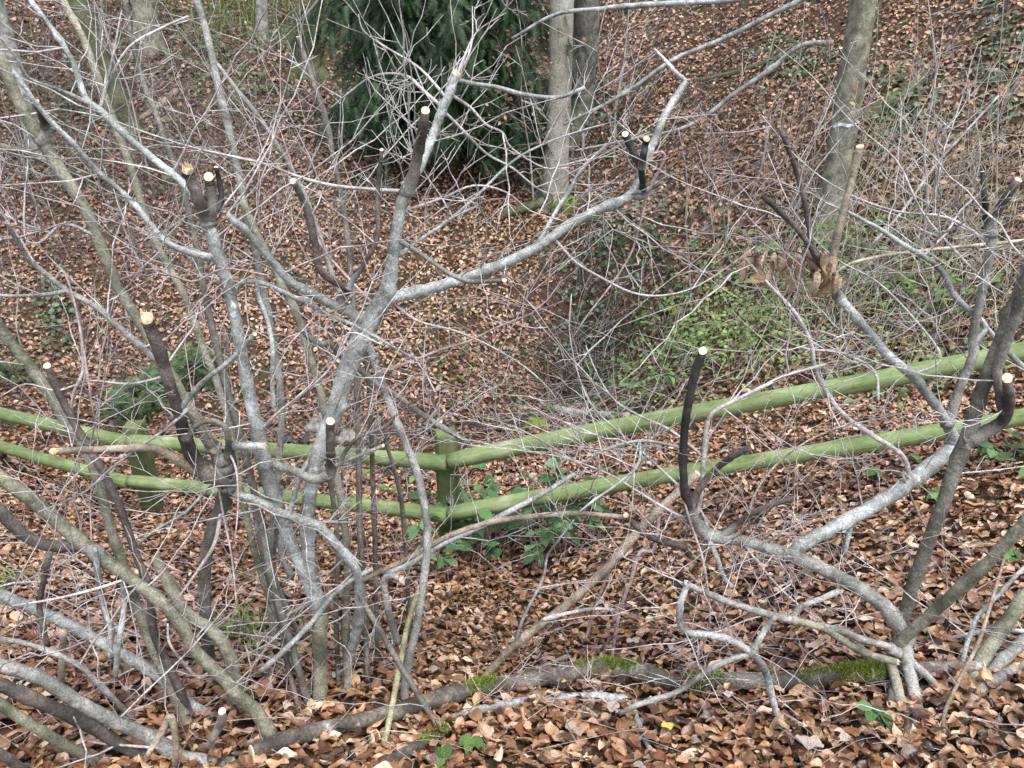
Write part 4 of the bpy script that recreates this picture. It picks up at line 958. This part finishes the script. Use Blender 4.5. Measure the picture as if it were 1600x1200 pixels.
def bramble(label, spots, mat, size, name='bramble_plant', hgt=(.05, .2), n=60, cat='plant', spread=.2, group=None):
    """trailing canes with leaves in threes"""
    g0 = ghit(*spots[0]); root = thing(name, label, cat, g0, group); base = np.array(g0)
    me = {}
    cm = MB(); cnt = 0
    while cnt < n:
        px, py = spots[int(RNG.integers(0, len(spots)))]
        g = ghit(px + RNG.normal(0, 14), py + RNG.normal(0, 8)); h = RNG.uniform(*hgt)
        tip = g + np.array((RNG.normal(0, spread * .35), RNG.normal(0, spread * .3), h)); mid = (g + tip) / 2 + np.array((0, 0, h * .35))
        tip[2] = max(tip[2], float(gz(tip[0], tip[1])) + .03)
        P = spline([g - [0, 0, .02], mid, tip], 4); tube(cm, P, np.linspace(.0022, .001, len(P)), 4, cap=False)
        yaw = RNG.uniform(0, 6.28)
        for k, dy in enumerate((0, 1.25, -1.25)):
            v = int(RNG.integers(0, 3))
            if v not in me:
                mb = MB(); mb.add(*SER[v]); o = mb.build('leaf', MATS[mat], root); me[v] = o
            else:
                o = me[v].copy(); COL.objects.link(o)
            s = size * RNG.uniform(.75, 1.2) * (1.15 if k == 0 else .9)
            o.matrix_local = Matrix.Translation(tip - base) @ Matrix.Rotation(yaw + dy + RNG.normal(0, .15), 4, 'Z') @ Matrix.Rotation(RNG.normal(.12, .28), 4, 'Y') @ Matrix.Rotation(RNG.normal(-.1, .3), 4, 'X') @ Matrix.Diagonal((s, s, s, 1))
            cnt += 1
    cm.build('canes', MATS['redtwig'], root, base, kind='stuff')
bramble('low dark green bramble growing at the foot of the middle fence post', [(720, 815), (745, 840), (770, 860), (800, 870), (830, 850), (850, 830), (870, 870), (890, 845), (780, 835), (740, 880), (840, 890), (700, 870), (810, 840), (860, 850), (900, 820), (925, 850), (715, 850), (760, 890), (690, 900)], 'bramble', .066, n=420, hgt=(.10, .38))
bramble('light green bramble patch on the bank behind the upper rail', [(1010, 510), (1040, 530), (1080, 520), (1120, 540), (1150, 560), (1180, 530), (1060, 560), (1100, 580), (1010, 600), (1190, 500), (1230, 540), (1150, 600)], 'bramblelight', .050, n=298, hgt=(.06, .40), spread=.4)
bramble('green bramble trailing over the dark hollow left of the light green patch', [(950, 620), (980, 640), (1010, 630), (1040, 610), (930, 660), (980, 590)], 'bramble', .06, n=80, hgt=(.05, .25), spread=.3)
bramble('scattered green bramble leaves among dry stalks behind the right hazel', [(1400, 520), (1440, 500), (1390, 470), (1360, 440), (1480, 540), (1320, 420), (1270, 440), (1220, 450), (1490, 520)], 'bramblelight', .060, n=260, hgt=(.08, .48), spread=.4)
bramble('bramble leaves at the right edge below the lower rail', [(1540, 720), (1570, 730), (1590, 740), (1590, 700), (1550, 760)], 'bramble', .06, n=36, hgt=(.04, .12), spread=.1)
bramble('small green sprig below the lower rail left of the dark leaning stem', [(1375, 755), (1390, 740), (1350, 750), (1440, 780)], 'bramblelight', .055, n=15, hgt=(.03, .1), spread=.06, name='green_sprig')
bramble('small green seedling in front of the right hazel base', [(1350, 1130), (1365, 1120)], 'bramble', .042, n=6, hgt=(.05, .1), spread=.05, name='green_seedling')
bramble('green leafy sprig at the bottom edge right of the pale branch', [(725, 1195), (735, 1198)], 'bramblelight', .045, n=6, hgt=(.03, .05), spread=.03, name='green_sprig')
bramble('few green leaves under the rails between the two fence posts', [(545, 770), (570, 780), (640, 770), (560, 760)], 'bramblelight', .05, n=18, hgt=(.04, .15), spread=.1, name='green_sprig')
bramble('tiny green seedling on the litter at the right edge', [(1562, 882)], 'bramblelight', .04, n=5, hgt=(.04, .06), spread=.02, name='green_seedling')

def grass_tuft(name, label, px, py, n, hgt, mat='grass', spread=.1, kind=None):
    g = ghit(px, py); mb = MB()
    for _ in range(n):
        x, y = g[0] + RNG.normal(0, spread), g[1] + RNG.normal(0, spread); z = float(gz(x, y))
        h = hgt * RNG.uniform(.5, 1.2); a = RNG.uniform(0, 6.28); b_ = RNG.uniform(.3, 1.0) * h; w = np.array((-math.sin(a), math.cos(a), 0)) * .003
        p = np.array((x, y, z)); q = p + np.array((math.cos(a) * b_ * .4, math.sin(a) * b_ * .4, h * .75)); e = p + np.array((math.cos(a) * b_, math.sin(a) * b_, h * .95))
        mb.add([p - w, p + w, q - w * .8, q + w * .8, e], [(0, 1, 3, 2), (2, 3, 4)], RNG.uniform(0, 1))
    root = thing(name, label, 'plant', g)
    mb.build('grass_blades', MATS[mat], root, g, kind='stuff')
grass_tuft('grass_tuft', 'tuft of pale green grass beside the base of the forked hazel', 390, 1000, 130, .09, spread=.06)
grass_tuft('grass_tuft', 'small green tuft in the litter at the left edge', 25, 915, 60, .06, spread=.06)
grass_tuft('grass_tuft', 'green grassy patch at the top of the far slope left of the yew', 445, 18, 2500, .35, spread=1.3)

# ivy and other dark ground cover on the far slope
def ivy(px0, py0, px1, py1, n, size, A):
    P = []
    for _ in range(n):
        P.append(ghit(RNG.normal((px0 + px1) / 2, (px1 - px0) / 3.2), RNG.normal((py0 + py1) / 2, (py1 - py0) / 3.2)))
    P = np.array(P); m = len(P); nr = normals(P[:, 0], P[:, 1])
    P[:, 2] += RNG.uniform(.03, .16, m)
    M = basis(RNG.uniform(0, 6.28, m), np.abs(RNG.normal(0, .5, m)), RNG.uniform(0, 6.28, m), nr)
    k = RNG.integers(0, 3, m)
    return [(SER[i][0], SER[i][1], P[k == i], M[k == i], RNG.uniform(.7, 1.3, (k == i).sum()) * size, (RNG.uniform(0, 1, (k == i).sum()) * .6 + A).clip(0, 1)) for i in range(3)]
iv = []
for a in [(880, 330, 1100, 420, 260, .05, 0), (870, 450, 980, 610, 150, .05, 0), (840, 130, 1000, 250, 260, .06, 0), (1150, 60, 1300, 150, 200, .05, .0), (1500, 0, 1600, 200, 250, .05, 0), (1330, 120, 1450, 240, 260, .05, .1),
          (60, 430, 120, 560, 150, .05, .15), (0, 100, 300, 300, 500, .055, .15), (380, 100, 480, 220, 120, .06, .15), (300, 30, 420, 160, 220, .07, .3), (950, 350, 1150, 560, 220, .045, .05),
          (1100, 380, 1500, 520, 420, .05, .3), (700, 560, 960, 700, 120, .045, .2), (640, 470, 780, 620, 90, .04, .1), (1180, 560, 1560, 640, 160, .045, .35)]:
    iv += ivy(*a)
ug = []
for a in [(1000, 490, 1150, 620, 520, .034, .2), (1090, 480, 1260, 600, 420, .034, .2), (1200, 400, 1460, 520, 420, .032, .15), (930, 580, 1060, 660, 240, .034, 0), (1260, 560, 1560, 640, 160, .03, .1)]:
    ug += ivy(*a)
for u_ in ug: u_[2][:, 2] += RNG.uniform(0, .16, len(u_[2]))
tag(big_mesh('undergrowth', ug, MATS['bramblelow']), 'low mixed greenery between the bramble patches behind the upper right rail', 'undergrowth')
tag(big_mesh('ivy', iv, MATS['ivy']), 'patches of dark ivy and low greenery over the far slope', 'ivy')

# ------------------------------------------------------------------ evergreen yew and seedlings: feathery needle sprays
def spray_template(n=13, flat=.9):
    V, F = [], []
    V += [(0, -.012, 0), (0, .012, 0), (1, 0, -.12)]; F.append((0, 1, 2))
    for i in range(n):
        t = (i + .6) / n; z = -.12 * t * t
        for s in (-1, 1):
            L = .30 * (1 - .55 * t); k = len(V)
            V += [(t, 0, z), (t + .035, 0, z), (t + .13 + RNG.normal(0, .03), s * L * flat, z + RNG.normal(0, .035))]; F.append((k, k + 1, k + 2) if s > 0 else (k + 1, k, k + 2))
            V += [(t, 0, z), (t + .03, 0, z), (t + .16, s * L * .5, z - .06 + RNG.normal(0, .03))]; F.append((k + 3, k + 4, k + 5))
    return np.array(V), F
SPR = [spray_template() for _ in range(4)]
def evergreen(name, label, cat, trunk_px, mat, pts, size, trunk_h=5.0, trunk_r=.16, droop=.5):
    g = trunk_px; root = thing(name, label, cat, g); base = np.array(g)
    if trunk_h:
        mb = MB(); zs = np.linspace(-.3, trunk_h, 16)
        tube(mb, np.stack([.05 * np.sin(zs * 2), .05 * np.cos(zs * 1.7), zs], 1), trunk_r * np.linspace(1.15, .35, 16), 10, .05); mb.build('trunk', MATS['mossbark'], root)
    C_, D_ = pts
    m = len(C_); x = unit(D_); z = np.tile((0, 0, 1.0), (m, 1)) + RNG.normal(0, .35, (m, 3)); y = unit(np.cross(z, x)); z = np.cross(x, y)
    M = np.stack([x, y, z], 2); k = RNG.integers(0, 4, m)
    o = big_mesh('foliage', [(SPR[i][0], SPR[i][1], C_[k == i] - base, M[k == i], RNG.uniform(.7, 1.3, (k == i).sum()) * size, RNG.uniform(0, 1, (k == i).sum())) for i in range(4)], MATS[mat], 'stuff', root, smooth=False)
    return root, o
def yew():
    g = ghit(700, 215); Y0 = 9.4
    x0 = at_y(690, 120, Y0)[0]; g = np.array((x0, Y0, float(gz(x0, Y0))))
    C_, D_ = [], []; bm = MB()
    for lev in range(300):
        h = RNG.uniform(.45, 4.6) if lev > 60 else RNG.uniform(.45, 2.2)
        a = RNG.uniform(0, 6.283); Lmax = 1.5 * (1 - .55 * abs(h - 1.7) / 3.3) * RNG.uniform(.65, 1.08)
        d = np.array((math.cos(a), math.sin(a), 0)); start = g + np.array((0, 0, h))
        end = start + d * Lmax + np.array((0, 0, -.28 * Lmax + RNG.normal(0, .08))); mid = (start + end) / 2 + np.array((0, 0, .14))
        P = spline([start, mid, end], 7); tube(bm, P, np.linspace(.016, .004, len(P)), 4, cap=False)
        for i in range(2, len(P)):
            t = unit(P[i] - P[i - 1])
            for s in range(9):
                sd = np.cross(t, (0, 0, 1)) * (1 if s % 2 else -1)
                C_.append(P[i] + RNG.normal(0, .09, 3)); D_.append(t * .55 + sd * RNG.uniform(.2, 1) + np.array((0, 0, -RNG.uniform(.15, .9))))
    r, o = evergreen('yew_tree', 'dense dark green yew with drooping feathery branches on the far slope', 'tree', g, 'yew', (np.array(C_), np.array(D_)), .165)
    bm.build('limb', MATS['mossbark'], r, g)
yew()
def seedling(label, px, py, n, w, h, size):
    g = ghit(px, py); C_, D_ = [], []
    for _ in range(n):
        a = RNG.uniform(0, 6.283); r = w * math.sqrt(RNG.uniform(0, 1)); z = h * RNG.uniform(.15, 1) * (1 - .5 * r / w)
        C_.append((g[0] + r * .6 * math.cos(a), g[1] + r * .6 * math.sin(a), float(gz(g[0] + r * .6 * math.cos(a), g[1] + r * .6 * math.sin(a))) + z)); D_.append((math.cos(a), math.sin(a), RNG.normal(.1, .3)))
    evergreen('yew_seedling', label, 'plant', g, 'yewlight', (np.array(C_), np.array(D_)), size, trunk_h=h * .8, trunk_r=.012)
seedling('low feathery evergreen seedling behind the left fence post', 225, 640, 190, .34, .30, .17)
seedling('taller feathery evergreen seedling right of the left fence post', 300, 600, 130, .22, .42, .17)
seedling('faint evergreen sprig on the slope at the left edge above the rails', 20, 600, 60, .18, .25, .15)

# ------------------------------------------------------------------ trees
def tree(name, label, px_base, px_top, r0, r1, mat, Y=None, roots=0, top_h=7.0, limbs=3, paint=None, moss=False, group=None):
    if Y is None: b0 = ghit(*px_base)
    else: b0 = at_y(*px_base, Y); b0[2] = float(gz(b0[0], b0[1]))
    tp = at_y(*px_top, b0[1] + .1); d = unit(tp - b0); root = thing(name, label, 'tree', b0, group); base = np.array(b0)
    Hs = np.concatenate([[-.3, 0, .1, .25], np.linspace(.5, top_h, 18)])
    P = b0[None] + d[None] * Hs[:, None] + np.stack([.02 * np.sin(Hs * 1.3), .03 * np.cos(Hs), 0 * Hs], 1)
    R = np.interp(Hs, [-.3, 0, .15, .5, top_h], [r0 * 1.8, r0 * 1.45, r0 * 1.18, r0, r1]); mb = MB(); tube(mb, P, R, 20, .012)
    tr = mb.build('trunk', MATS[mat], root, base)
    if paint:
        hh = paint; c = MB(); i = np.linspace(hh - .012, hh + .012, 3); PP = b0[None] + d[None] * i[:, None] + np.stack([.02 * np.sin(i * 1.3), .03 * np.cos(i), 0 * i], 1)
        rr = np.interp(i, Hs, R) + .006
        a = np.linspace(math.radians(200), math.radians(340), 16); V = []
        for k in range(3):
            for aa in a: V.append(PP[k] + rr[k] * np.array((math.cos(aa), math.sin(aa), .12 * math.cos(aa))) + np.array((0, 0, .008 * math.sin(aa * 5))))
        c.add(np.array(V), [(k * 16 + j, k * 16 + j + 1, (k + 1) * 16 + j + 1, (k + 1) * 16 + j) for k in range(2) for j in range(15)]); c.build('paint_mark', MATS['paint'], root, base)
    for k in range(roots):
        a = k * 6.28 / roots + RNG.normal(0, .3); rm = MB(); e = np.array((math.cos(a), math.sin(a), 0)); L = r0 * RNG.uniform(2.2, 4)
        Q = [b0 + e * r0 * .7 + (0, 0, r0 * .7), b0 + e * r0 * 1.6, b0 + e * L]
        for q in Q[1:]: q[2] = float(gz(q[0], q[1])) + r0 * .12
        Q[2][2] -= r0 * .4
        S = spline(Q, 5); tube(rm, S, np.linspace(r0 * .5, r0 * .18, len(S)), 8, .05); rm.build('root', MATS['mossbark' if moss else mat], root, base)
    for k in range(limbs):
        h = RNG.uniform(top_h * .45, top_h * .95); a = RNG.uniform(0, 6.28); lm = MB(); p = b0 + d * h
        grow(lm, p, (math.cos(a), math.sin(a), .9), RNG.uniform(1.2, 2.6), r1 * .45, 2, nsub=5); lm.build('limb', MATS[mat], root, base)
    return root
tree('beech_tree', 'smooth grey beech trunk standing right beside the dark yew', (866, 318), (876, 0), .132, .09, 'beech', roots=6, moss=True, group='big trees on the far slope')
tree('beech_tree', 'brown-grey trunk just behind and right of the smooth beech', (903, 215), (916, 0), .155, .12, 'umber', roots=3, group='big trees on the far slope')
tree('beech_tree', 'thick leaning trunk with a white paint mark behind the right hazel', (1288, 395), (1345, 0), .098, .085, 'olive', roots=5, paint=1.0, moss=True, group='big trees on the far slope')
tree('woodland_tree', 'mossy dark trunk leaning between twigs near the top left corner', (205, 205), (118, 0), .11, .09, 'mossbark', roots=3, moss=True, group='big trees on the far slope')
tree('woodland_tree', 'grey trunk with mossy foot at the top edge left of the grassy patch', (232, 78), (222, 0), .16, .12, 'olive', roots=4, moss=True, group='big trees on the far slope')
tree('woodland_tree', 'thin trunk on the far slope top between the stump and the left trees', (409, 62), (407, 0), .085, .06, 'grey', roots=4, moss=True, group='big trees on the far slope')
tree('woodland_tree', 'shadowy leaning trunk at the far upper left edge', (60, 250), (0, 40), .09, .08, 'grey', roots=2, group='big trees on the far slope')

def stump():
    g = ghit(482, 118); root = thing('tree_stump', 'mossy sawn tree stump on the far slope left of the yew', 'stump', g); mb = MB()
    zs = np.array([-.2, 0, .08, .2, .4, .52, .54]); tube(mb, np.stack([0 * zs, 0 * zs, zs], 1), np.array([.34, .30, .25, .215, .2, .2, .185]), 16, .03); mb.build('trunk', MATS['mossbark'], root)
    mm = MB()
    for _ in range(900):
        a = RNG.uniform(0, 6.28); rr = .2 * math.sqrt(RNG.uniform(.2, 1)); p = np.array((rr * math.cos(a), rr * math.sin(a), .54)); w = RNG.normal(0, .006, 3)
        mm.add([p - w, p + w, p + (RNG.normal(0, .012), RNG.normal(0, .012), RNG.uniform(.01, .04))], [(0, 1, 2)], RNG.uniform(0, 1))
    mm.build('moss', MATS['moss'], root, kind='stuff')
stump()

def far_log(label, a, b_, r, mat, lift=.5, n=900, dens=True):
    pts = ' '.join('%f,%f,%f' % (a[0] + (b_[0] - a[0]) * t, a[1] + (b_[1] - a[1]) * t + 3 * math.sin(t * 4), r) for t in np.linspace(0, 1, 5))
    lying('fallen_log', label, 'log', mat, pts, lift, (True, True), moss=[(0.02, .98, n)] if n else None)
far_log('broken pale log lying among twigs on the slope at the upper left', (278, 142), (215, 195), 6, 'brown', n=0)
far_log('short mossy log lying by the roots of the smooth beech', (780, 340), (905, 298), 9, 'mossbark', n=1800)
far_log('green mossy log on the slope left of the trunk with the paint mark', (1090, 130), (1225, 92), 5, 'mossbark', n=1600)
far_log('thick mossy log lying right of the trunk with the paint mark', (1350, 190), (1450, 125), 12, 'mossbark', n=1800)
far_log('old grey log lying in the brushwood under the green bank', (860, 640), (985, 655), 7, 'grey', n=0)

# stones at the foot of the beech and in the stream
def stone(label, px, py, s, mossy):
    g = ghit(px, py); mb = MB(); V, F = [], []; nu, nv = 10, 7
    for i in range(nv + 1):
        for j in range(nu):
            th, ph = math.pi * i / nv, 2 * math.pi * j / nu; k = 1 + .16 * math.sin(3 * ph + i) + .12 * math.sin(5 * th + 2 * ph)
            V.append((s * k * math.sin(th) * math.cos(ph) * 1.2, s * k * math.sin(th) * math.sin(ph), s * .7 * k * math.cos(th)))
    F = [(i * nu + j, (i + 1) * nu + j, (i + 1) * nu + (j + 1) % nu, i * nu + (j + 1) % nu) for i in range(nv) for j in range(nu)]
    mb.add(np.array(V), F, .4); o = mb.build('stone', MATS['moss' if mossy else 'stone']); o.location = (g[0], g[1], g[2] + s * .15); tag(o, label, 'stone')
stone('mossy green boulder at the foot of the smooth beech', 880, 325, .15, True)
stone('small mossy stone in the stream bed behind the middle post', 838, 668, .09, True)
stone('grey stone in the stream bed behind the rails left of the middle post', 545, 690, .10, False)
stone('flat grey stone behind the upper rail near the left hazel', 500, 672, .12, False)

def stream():
    X = np.linspace(-1.9, .2, 40); V, F = [], []
    for i, x in enumerate(X):
        yc = 5.65 + .22 * math.sin(x * 1.4); zc = float(gz(x, yc)) + .03
        for w in (-.11, 0, .11): V.append((x, yc + w * (1 + .3 * math.sin(x * 4)), zc))
    F = [(i * 3 + j, i * 3 + j + 1, i * 3 + j + 4, i * 3 + j + 3)[::-1] for i in range(39) for j in range(2)]
    mb = MB(); mb.add(np.array(V), F); tag(mb.build('stream', MATS['water']), kind='structure')
stream()

# ------------------------------------------------------------------ saplings, thicket and dry stalks behind the fence
def sapling(label, px, py, top, r, ntw, tl, mat='fartwig', leaves=0, group=None, name='sapling', Y=None, twr=.0026, lean=0.05, cat='sapling'):
    g = ghit(px, py) if Y is None else np.array((*at_y(px, py, Y)[:2], 0)); g[2] = float(gz(g[0], g[1]))
    root = thing(name, label, cat, g, group); base = np.array(g)
    tp = at_y(top[0], top[1], g[1] + RNG.normal(0, .25)) if isinstance(top, tuple) else g + (RNG.normal(0, lean), RNG.normal(0, lean), top)
    Q = [g - (0, 0, .05)] + [g + (tp - g) * t + RNG.normal(0, .035, 3) * (1, 1, .3) for t in (.25, .5, .75)] + [tp]
    P = spline(Q, 5); mb = MB(); tube(mb, P, np.linspace(r, r * .35, len(P)), 6, .02); s = mb.build('stem', MATS[mat], root, base)
    tm = MB(); n = len(P); ends = []
    for _ in range(ntw):
        i = int(RNG.integers(n // 6, n)); q = RNG.normal(0, 1, 3); q[2] = abs(q[2]) * .6 + .05
        grow(tm, P[i], q, tl * RNG.uniform(.5, 1.3), twr, 2, up=.2, nsub=4)
    tm.build('fine_twigs', MATS[mat], root, base, kind='stuff')
    if leaves:
        vs = np.concatenate(tm.v); k = RNG.integers(0, len(vs), leaves); C_ = vs[k] - base; m = leaves
        M = basis(RNG.uniform(0, 6.28, m), RNG.uniform(.4, 1.6, m), RNG.uniform(0, 6.28, m), np.tile((0, 0, 1.0), (m, 1)))
        w = RNG.integers(0, len(MID_T), m)
        big_mesh('leaves', [(MID_T[i][0], MID_T[i][1], C_[w == i], M[w == i], RNG.uniform(.03, .06, (w == i).sum()), RNG.uniform(.2, 1, (w == i).sum())) for i in range(len(MID_T))], MATS['buffleaf'], 'stuff', root)
sapling('young beech with brown leaves still on, beside the yew', 835, 330, (800, -40), .014, 26, .8, leaves=260)
sapling('young beech holding crisp brown leaves right of the big trunks', 960, 260, (985, -80), .014, 30, .9, leaves=330)
sapling('small beech with clinging brown leaves behind the right limb', 1080, 470, (1060, 200), .008, 12, .5, leaves=90)
sapling('leafless bush with a few brown leaves near the upper left corner', 240, 300, (150, -40), .012, 22, .8, leaves=100)
sapling('tall grey sapling standing behind the right hazel stub', 1435, 420, (1450, 0), .013, 16, .7, leaves=60)
sapling('greenish curved sapling crossing in front of the trunk with the paint mark', 1270, 330, (1395, -60), .012, 12, .6, mat='olive')
GS = 'bare thin saplings on the far slope'
for px, py, h, where in [(60, 330, 1.6, 'behind the leaning olive stem at the far left'), (120, 420, 1.5, 'on the left slope left of the split dark stub'), (330, 420, 1.7, 'behind the twin stubs of the forked hazel'),
                  (420, 380, 1.6, 'behind the brown sawn pole left of centre'), (500, 470, 1.4, 'behind the dark crooked stub left of the fork'), (580, 420, 1.3, 'just left of the fork of the tall hazel'),
                  (660, 520, 1.2, 'on the slope just right of the hazel fork'), (740, 470, 1.2, 'beneath the long right limb of the forked hazel'), (800, 560, 1.1, 'above the brushwood heap in the gully'),
                  (900, 520, 1.2, 'beside the dark hollow under the far bank'), (960, 470, 1.2, 'on the bank above the dark hollow'), (1120, 430, 1.3, 'above the light green bramble patch'),
                  (1160, 330, 1.6, 'left of the withered leaves on the right hazel'), (1210, 500, 1.3, 'right of the light green bramble patch'), (1390, 380, 1.5, 'among dry stalks right of the brown sawn stub'),
                  (1490, 420, 1.5, 'among dry stalks behind the right hazel fork'), (1560, 380, 1.6, 'behind the dark double stub near the right edge'), (1540, 250, 1.9, 'high on the slope near the right edge'),
                  (1180, 180, 2.0, 'high on the slope left of the painted trunk'), (40, 560, 1.2, 'just above the rails at the left edge'), (360, 560, 1.2, 'behind the silver stem right of the evergreen seedlings'), (1330, 560, 1.1, 'just behind the upper right rail')]:
    sapling('thin bare sapling ' + where, px, py, h, RNG.uniform(.005, .009), 8, .6, group=GS, lean=.25, twr=.0026, leaves=45 if px > 1100 and py < 450 else 0)

def canes(name, label, cat, box, n, L, mat, r, hgt, arch=.5, sub=1, thing_group=None):
    """arching canes rooted in the ground within a patch of the picture"""
    mb = MB(); c = ghit((box[0] + box[2]) / 2, (box[1] + box[3]) / 2)
    for _ in range(n):
        g = ghit(RNG.uniform(box[0], box[2]), RNG.uniform(box[1], box[3])); a = RNG.uniform(0, 6.28); l_ = L * RNG.uniform(.5, 1.4); h = hgt * RNG.uniform(.3, 1.3)
        e = g + np.array((math.cos(a) * l_, math.sin(a) * l_ * .6, 0)); e[2] = float(gz(e[0], e[1])) + RNG.uniform(.02, h * arch + .03)
        m1 = g + (e - g) * .3 + (RNG.normal(0, .05), RNG.normal(0, .05), h * .8); m2 = g + (e - g) * .68 + (RNG.normal(0, .06), RNG.normal(0, .05), h * .75)
        P = spline([g, m1, m2, e], 4); tube(mb, P, np.linspace(r, r * .45, len(P)), 3, cap=False)
        for _ in range(sub):
            i = int(RNG.integers(3, len(P) - 1)); grow(mb, P[i], RNG.normal(0, 1, 3) + unit(P[i] - P[i - 1]), l_ * .4, r * .6, 0)
    o = mb.build(name, MATS[mat], None, c, kind='stuff', loc=tuple(float(q) for q in c)); tag(o, label, cat)
canes('dry_stalks', 'tangle of straw-coloured dry stalks and bramble canes on the right-hand slope', 'stalks', (1190, 210, 1620, 520), 340, .75, 'straw', .0034, .48)
canes('dry_stalks', 'pale dry stalks bent over the bank behind the upper right rail', 'stalks', (1120, 420, 1600, 620), 240, .5, 'straw', .0026, .30)
canes('brushwood', 'heap of thin grey twigs lying in the gully behind the middle post', 'brushwood', (740, 540, 1060, 710), 230, .6, 'fartwig', .0030, .14, .3)
canes('brushwood', 'grey twigs hanging in the dark hollow under the far bank', 'brushwood', (850, 520, 990, 650), 50, .40, 'brush', .0024, .35, .6)
canes('brushwood', 'low brown twigs covering the slope at the upper left', 'brushwood', (0, 60, 420, 330), 480, .9, 'brush', .0032, .42)
canes('brushwood', 'fine grey twigs bent over the slope left of the forked hazel', 'brushwood', (250, 240, 620, 470), 200, .7, 'brush', .0028, .28)
canes('brushwood', 'fine twigs on the steep slope between the beech and the right hazel', 'brushwood', (880, 140, 1260, 420), 190, .8, 'brush', .0028, .36)
canes('brushwood', 'thin twigs lying behind the rails left of the middle post', 'brushwood', (380, 620, 700, 760), 110, .45, 'fartwig', .0024, .12, .3)
canes('brushwood', 'scattered thin twigs on the left slope above the rails', 'brushwood', (0, 380, 300, 640), 150, .6, 'brush', .0026, .22)
canes('fallen_twigs', 'reddish thin twigs bent over the ground before the rails', 'twigs', (300, 760, 1300, 900), 95, .4, 'redtwig', .0014, .22, .8)
canes('fallen_twigs', 'thin bare twigs scattered over the foreground litter', 'twigs', (440, 830, 1580, 1190), 95, .26, 'twig', .0013, .06, .8)
canes('fallen_twigs', 'bare twigs scattered over the litter at the lower left', 'twigs', (0, 780, 460, 1190), 130, .32, 'redtwig', .0014, .10, .8)

# long bare branches hanging across the far slope
def far_branch(label, pts, Y0, Y1, mat='silver', twigs=8, tl=.6):
    A = pts.split()[0].split(','); p = at_y(float(A[0]), float(A[1]), Y0); root = thing('bare_branch', label, 'branch', p)
    branch(root, label, mat, pts, y0=Y0, y1=Y1, name='stem', twigs=twigs, tl=tl, twmat='fartwig')
far_branch('long silvery branch crossing the upper slope toward the beech', '1290,-20,5 1195,28,4.5 1120,65,4.2 1050,95,3.8 970,150,3 880,195,2', 7.0, 7.6)
far_branch('dark arching branch left of the trunk with the paint mark', '1302,66,5 1250,72,4.5 1205,108,4.5 1150,145,4 1080,195,3.2 1000,215,2.4 900,235,1.6', 6.9, 7.2, 'grey')
far_branch('grey branch along the top edge right of the beech', '1180,-4,5 1100,3,5 1000,8,4.6 940,14,4 870,22,3 800,60,2', 7.5, 8.0)
far_branch('long straw-coloured cane crossing behind the top of the right hazel', '1640,372,3 1560,380,3 1480,388,3 1400,397,2.8 1330,412,2.4 1290,440,2', 3.6, 4.0, 'straw', 3, .4)
far_branch('long straight grey stem leaning across the dry stalks at the right', '1360,385,2.4 1410,330,2.4 1460,260,2.2 1510,205,2 1560,150,1.6', 5.0, 5.2, 'fartwig', 4, .5)
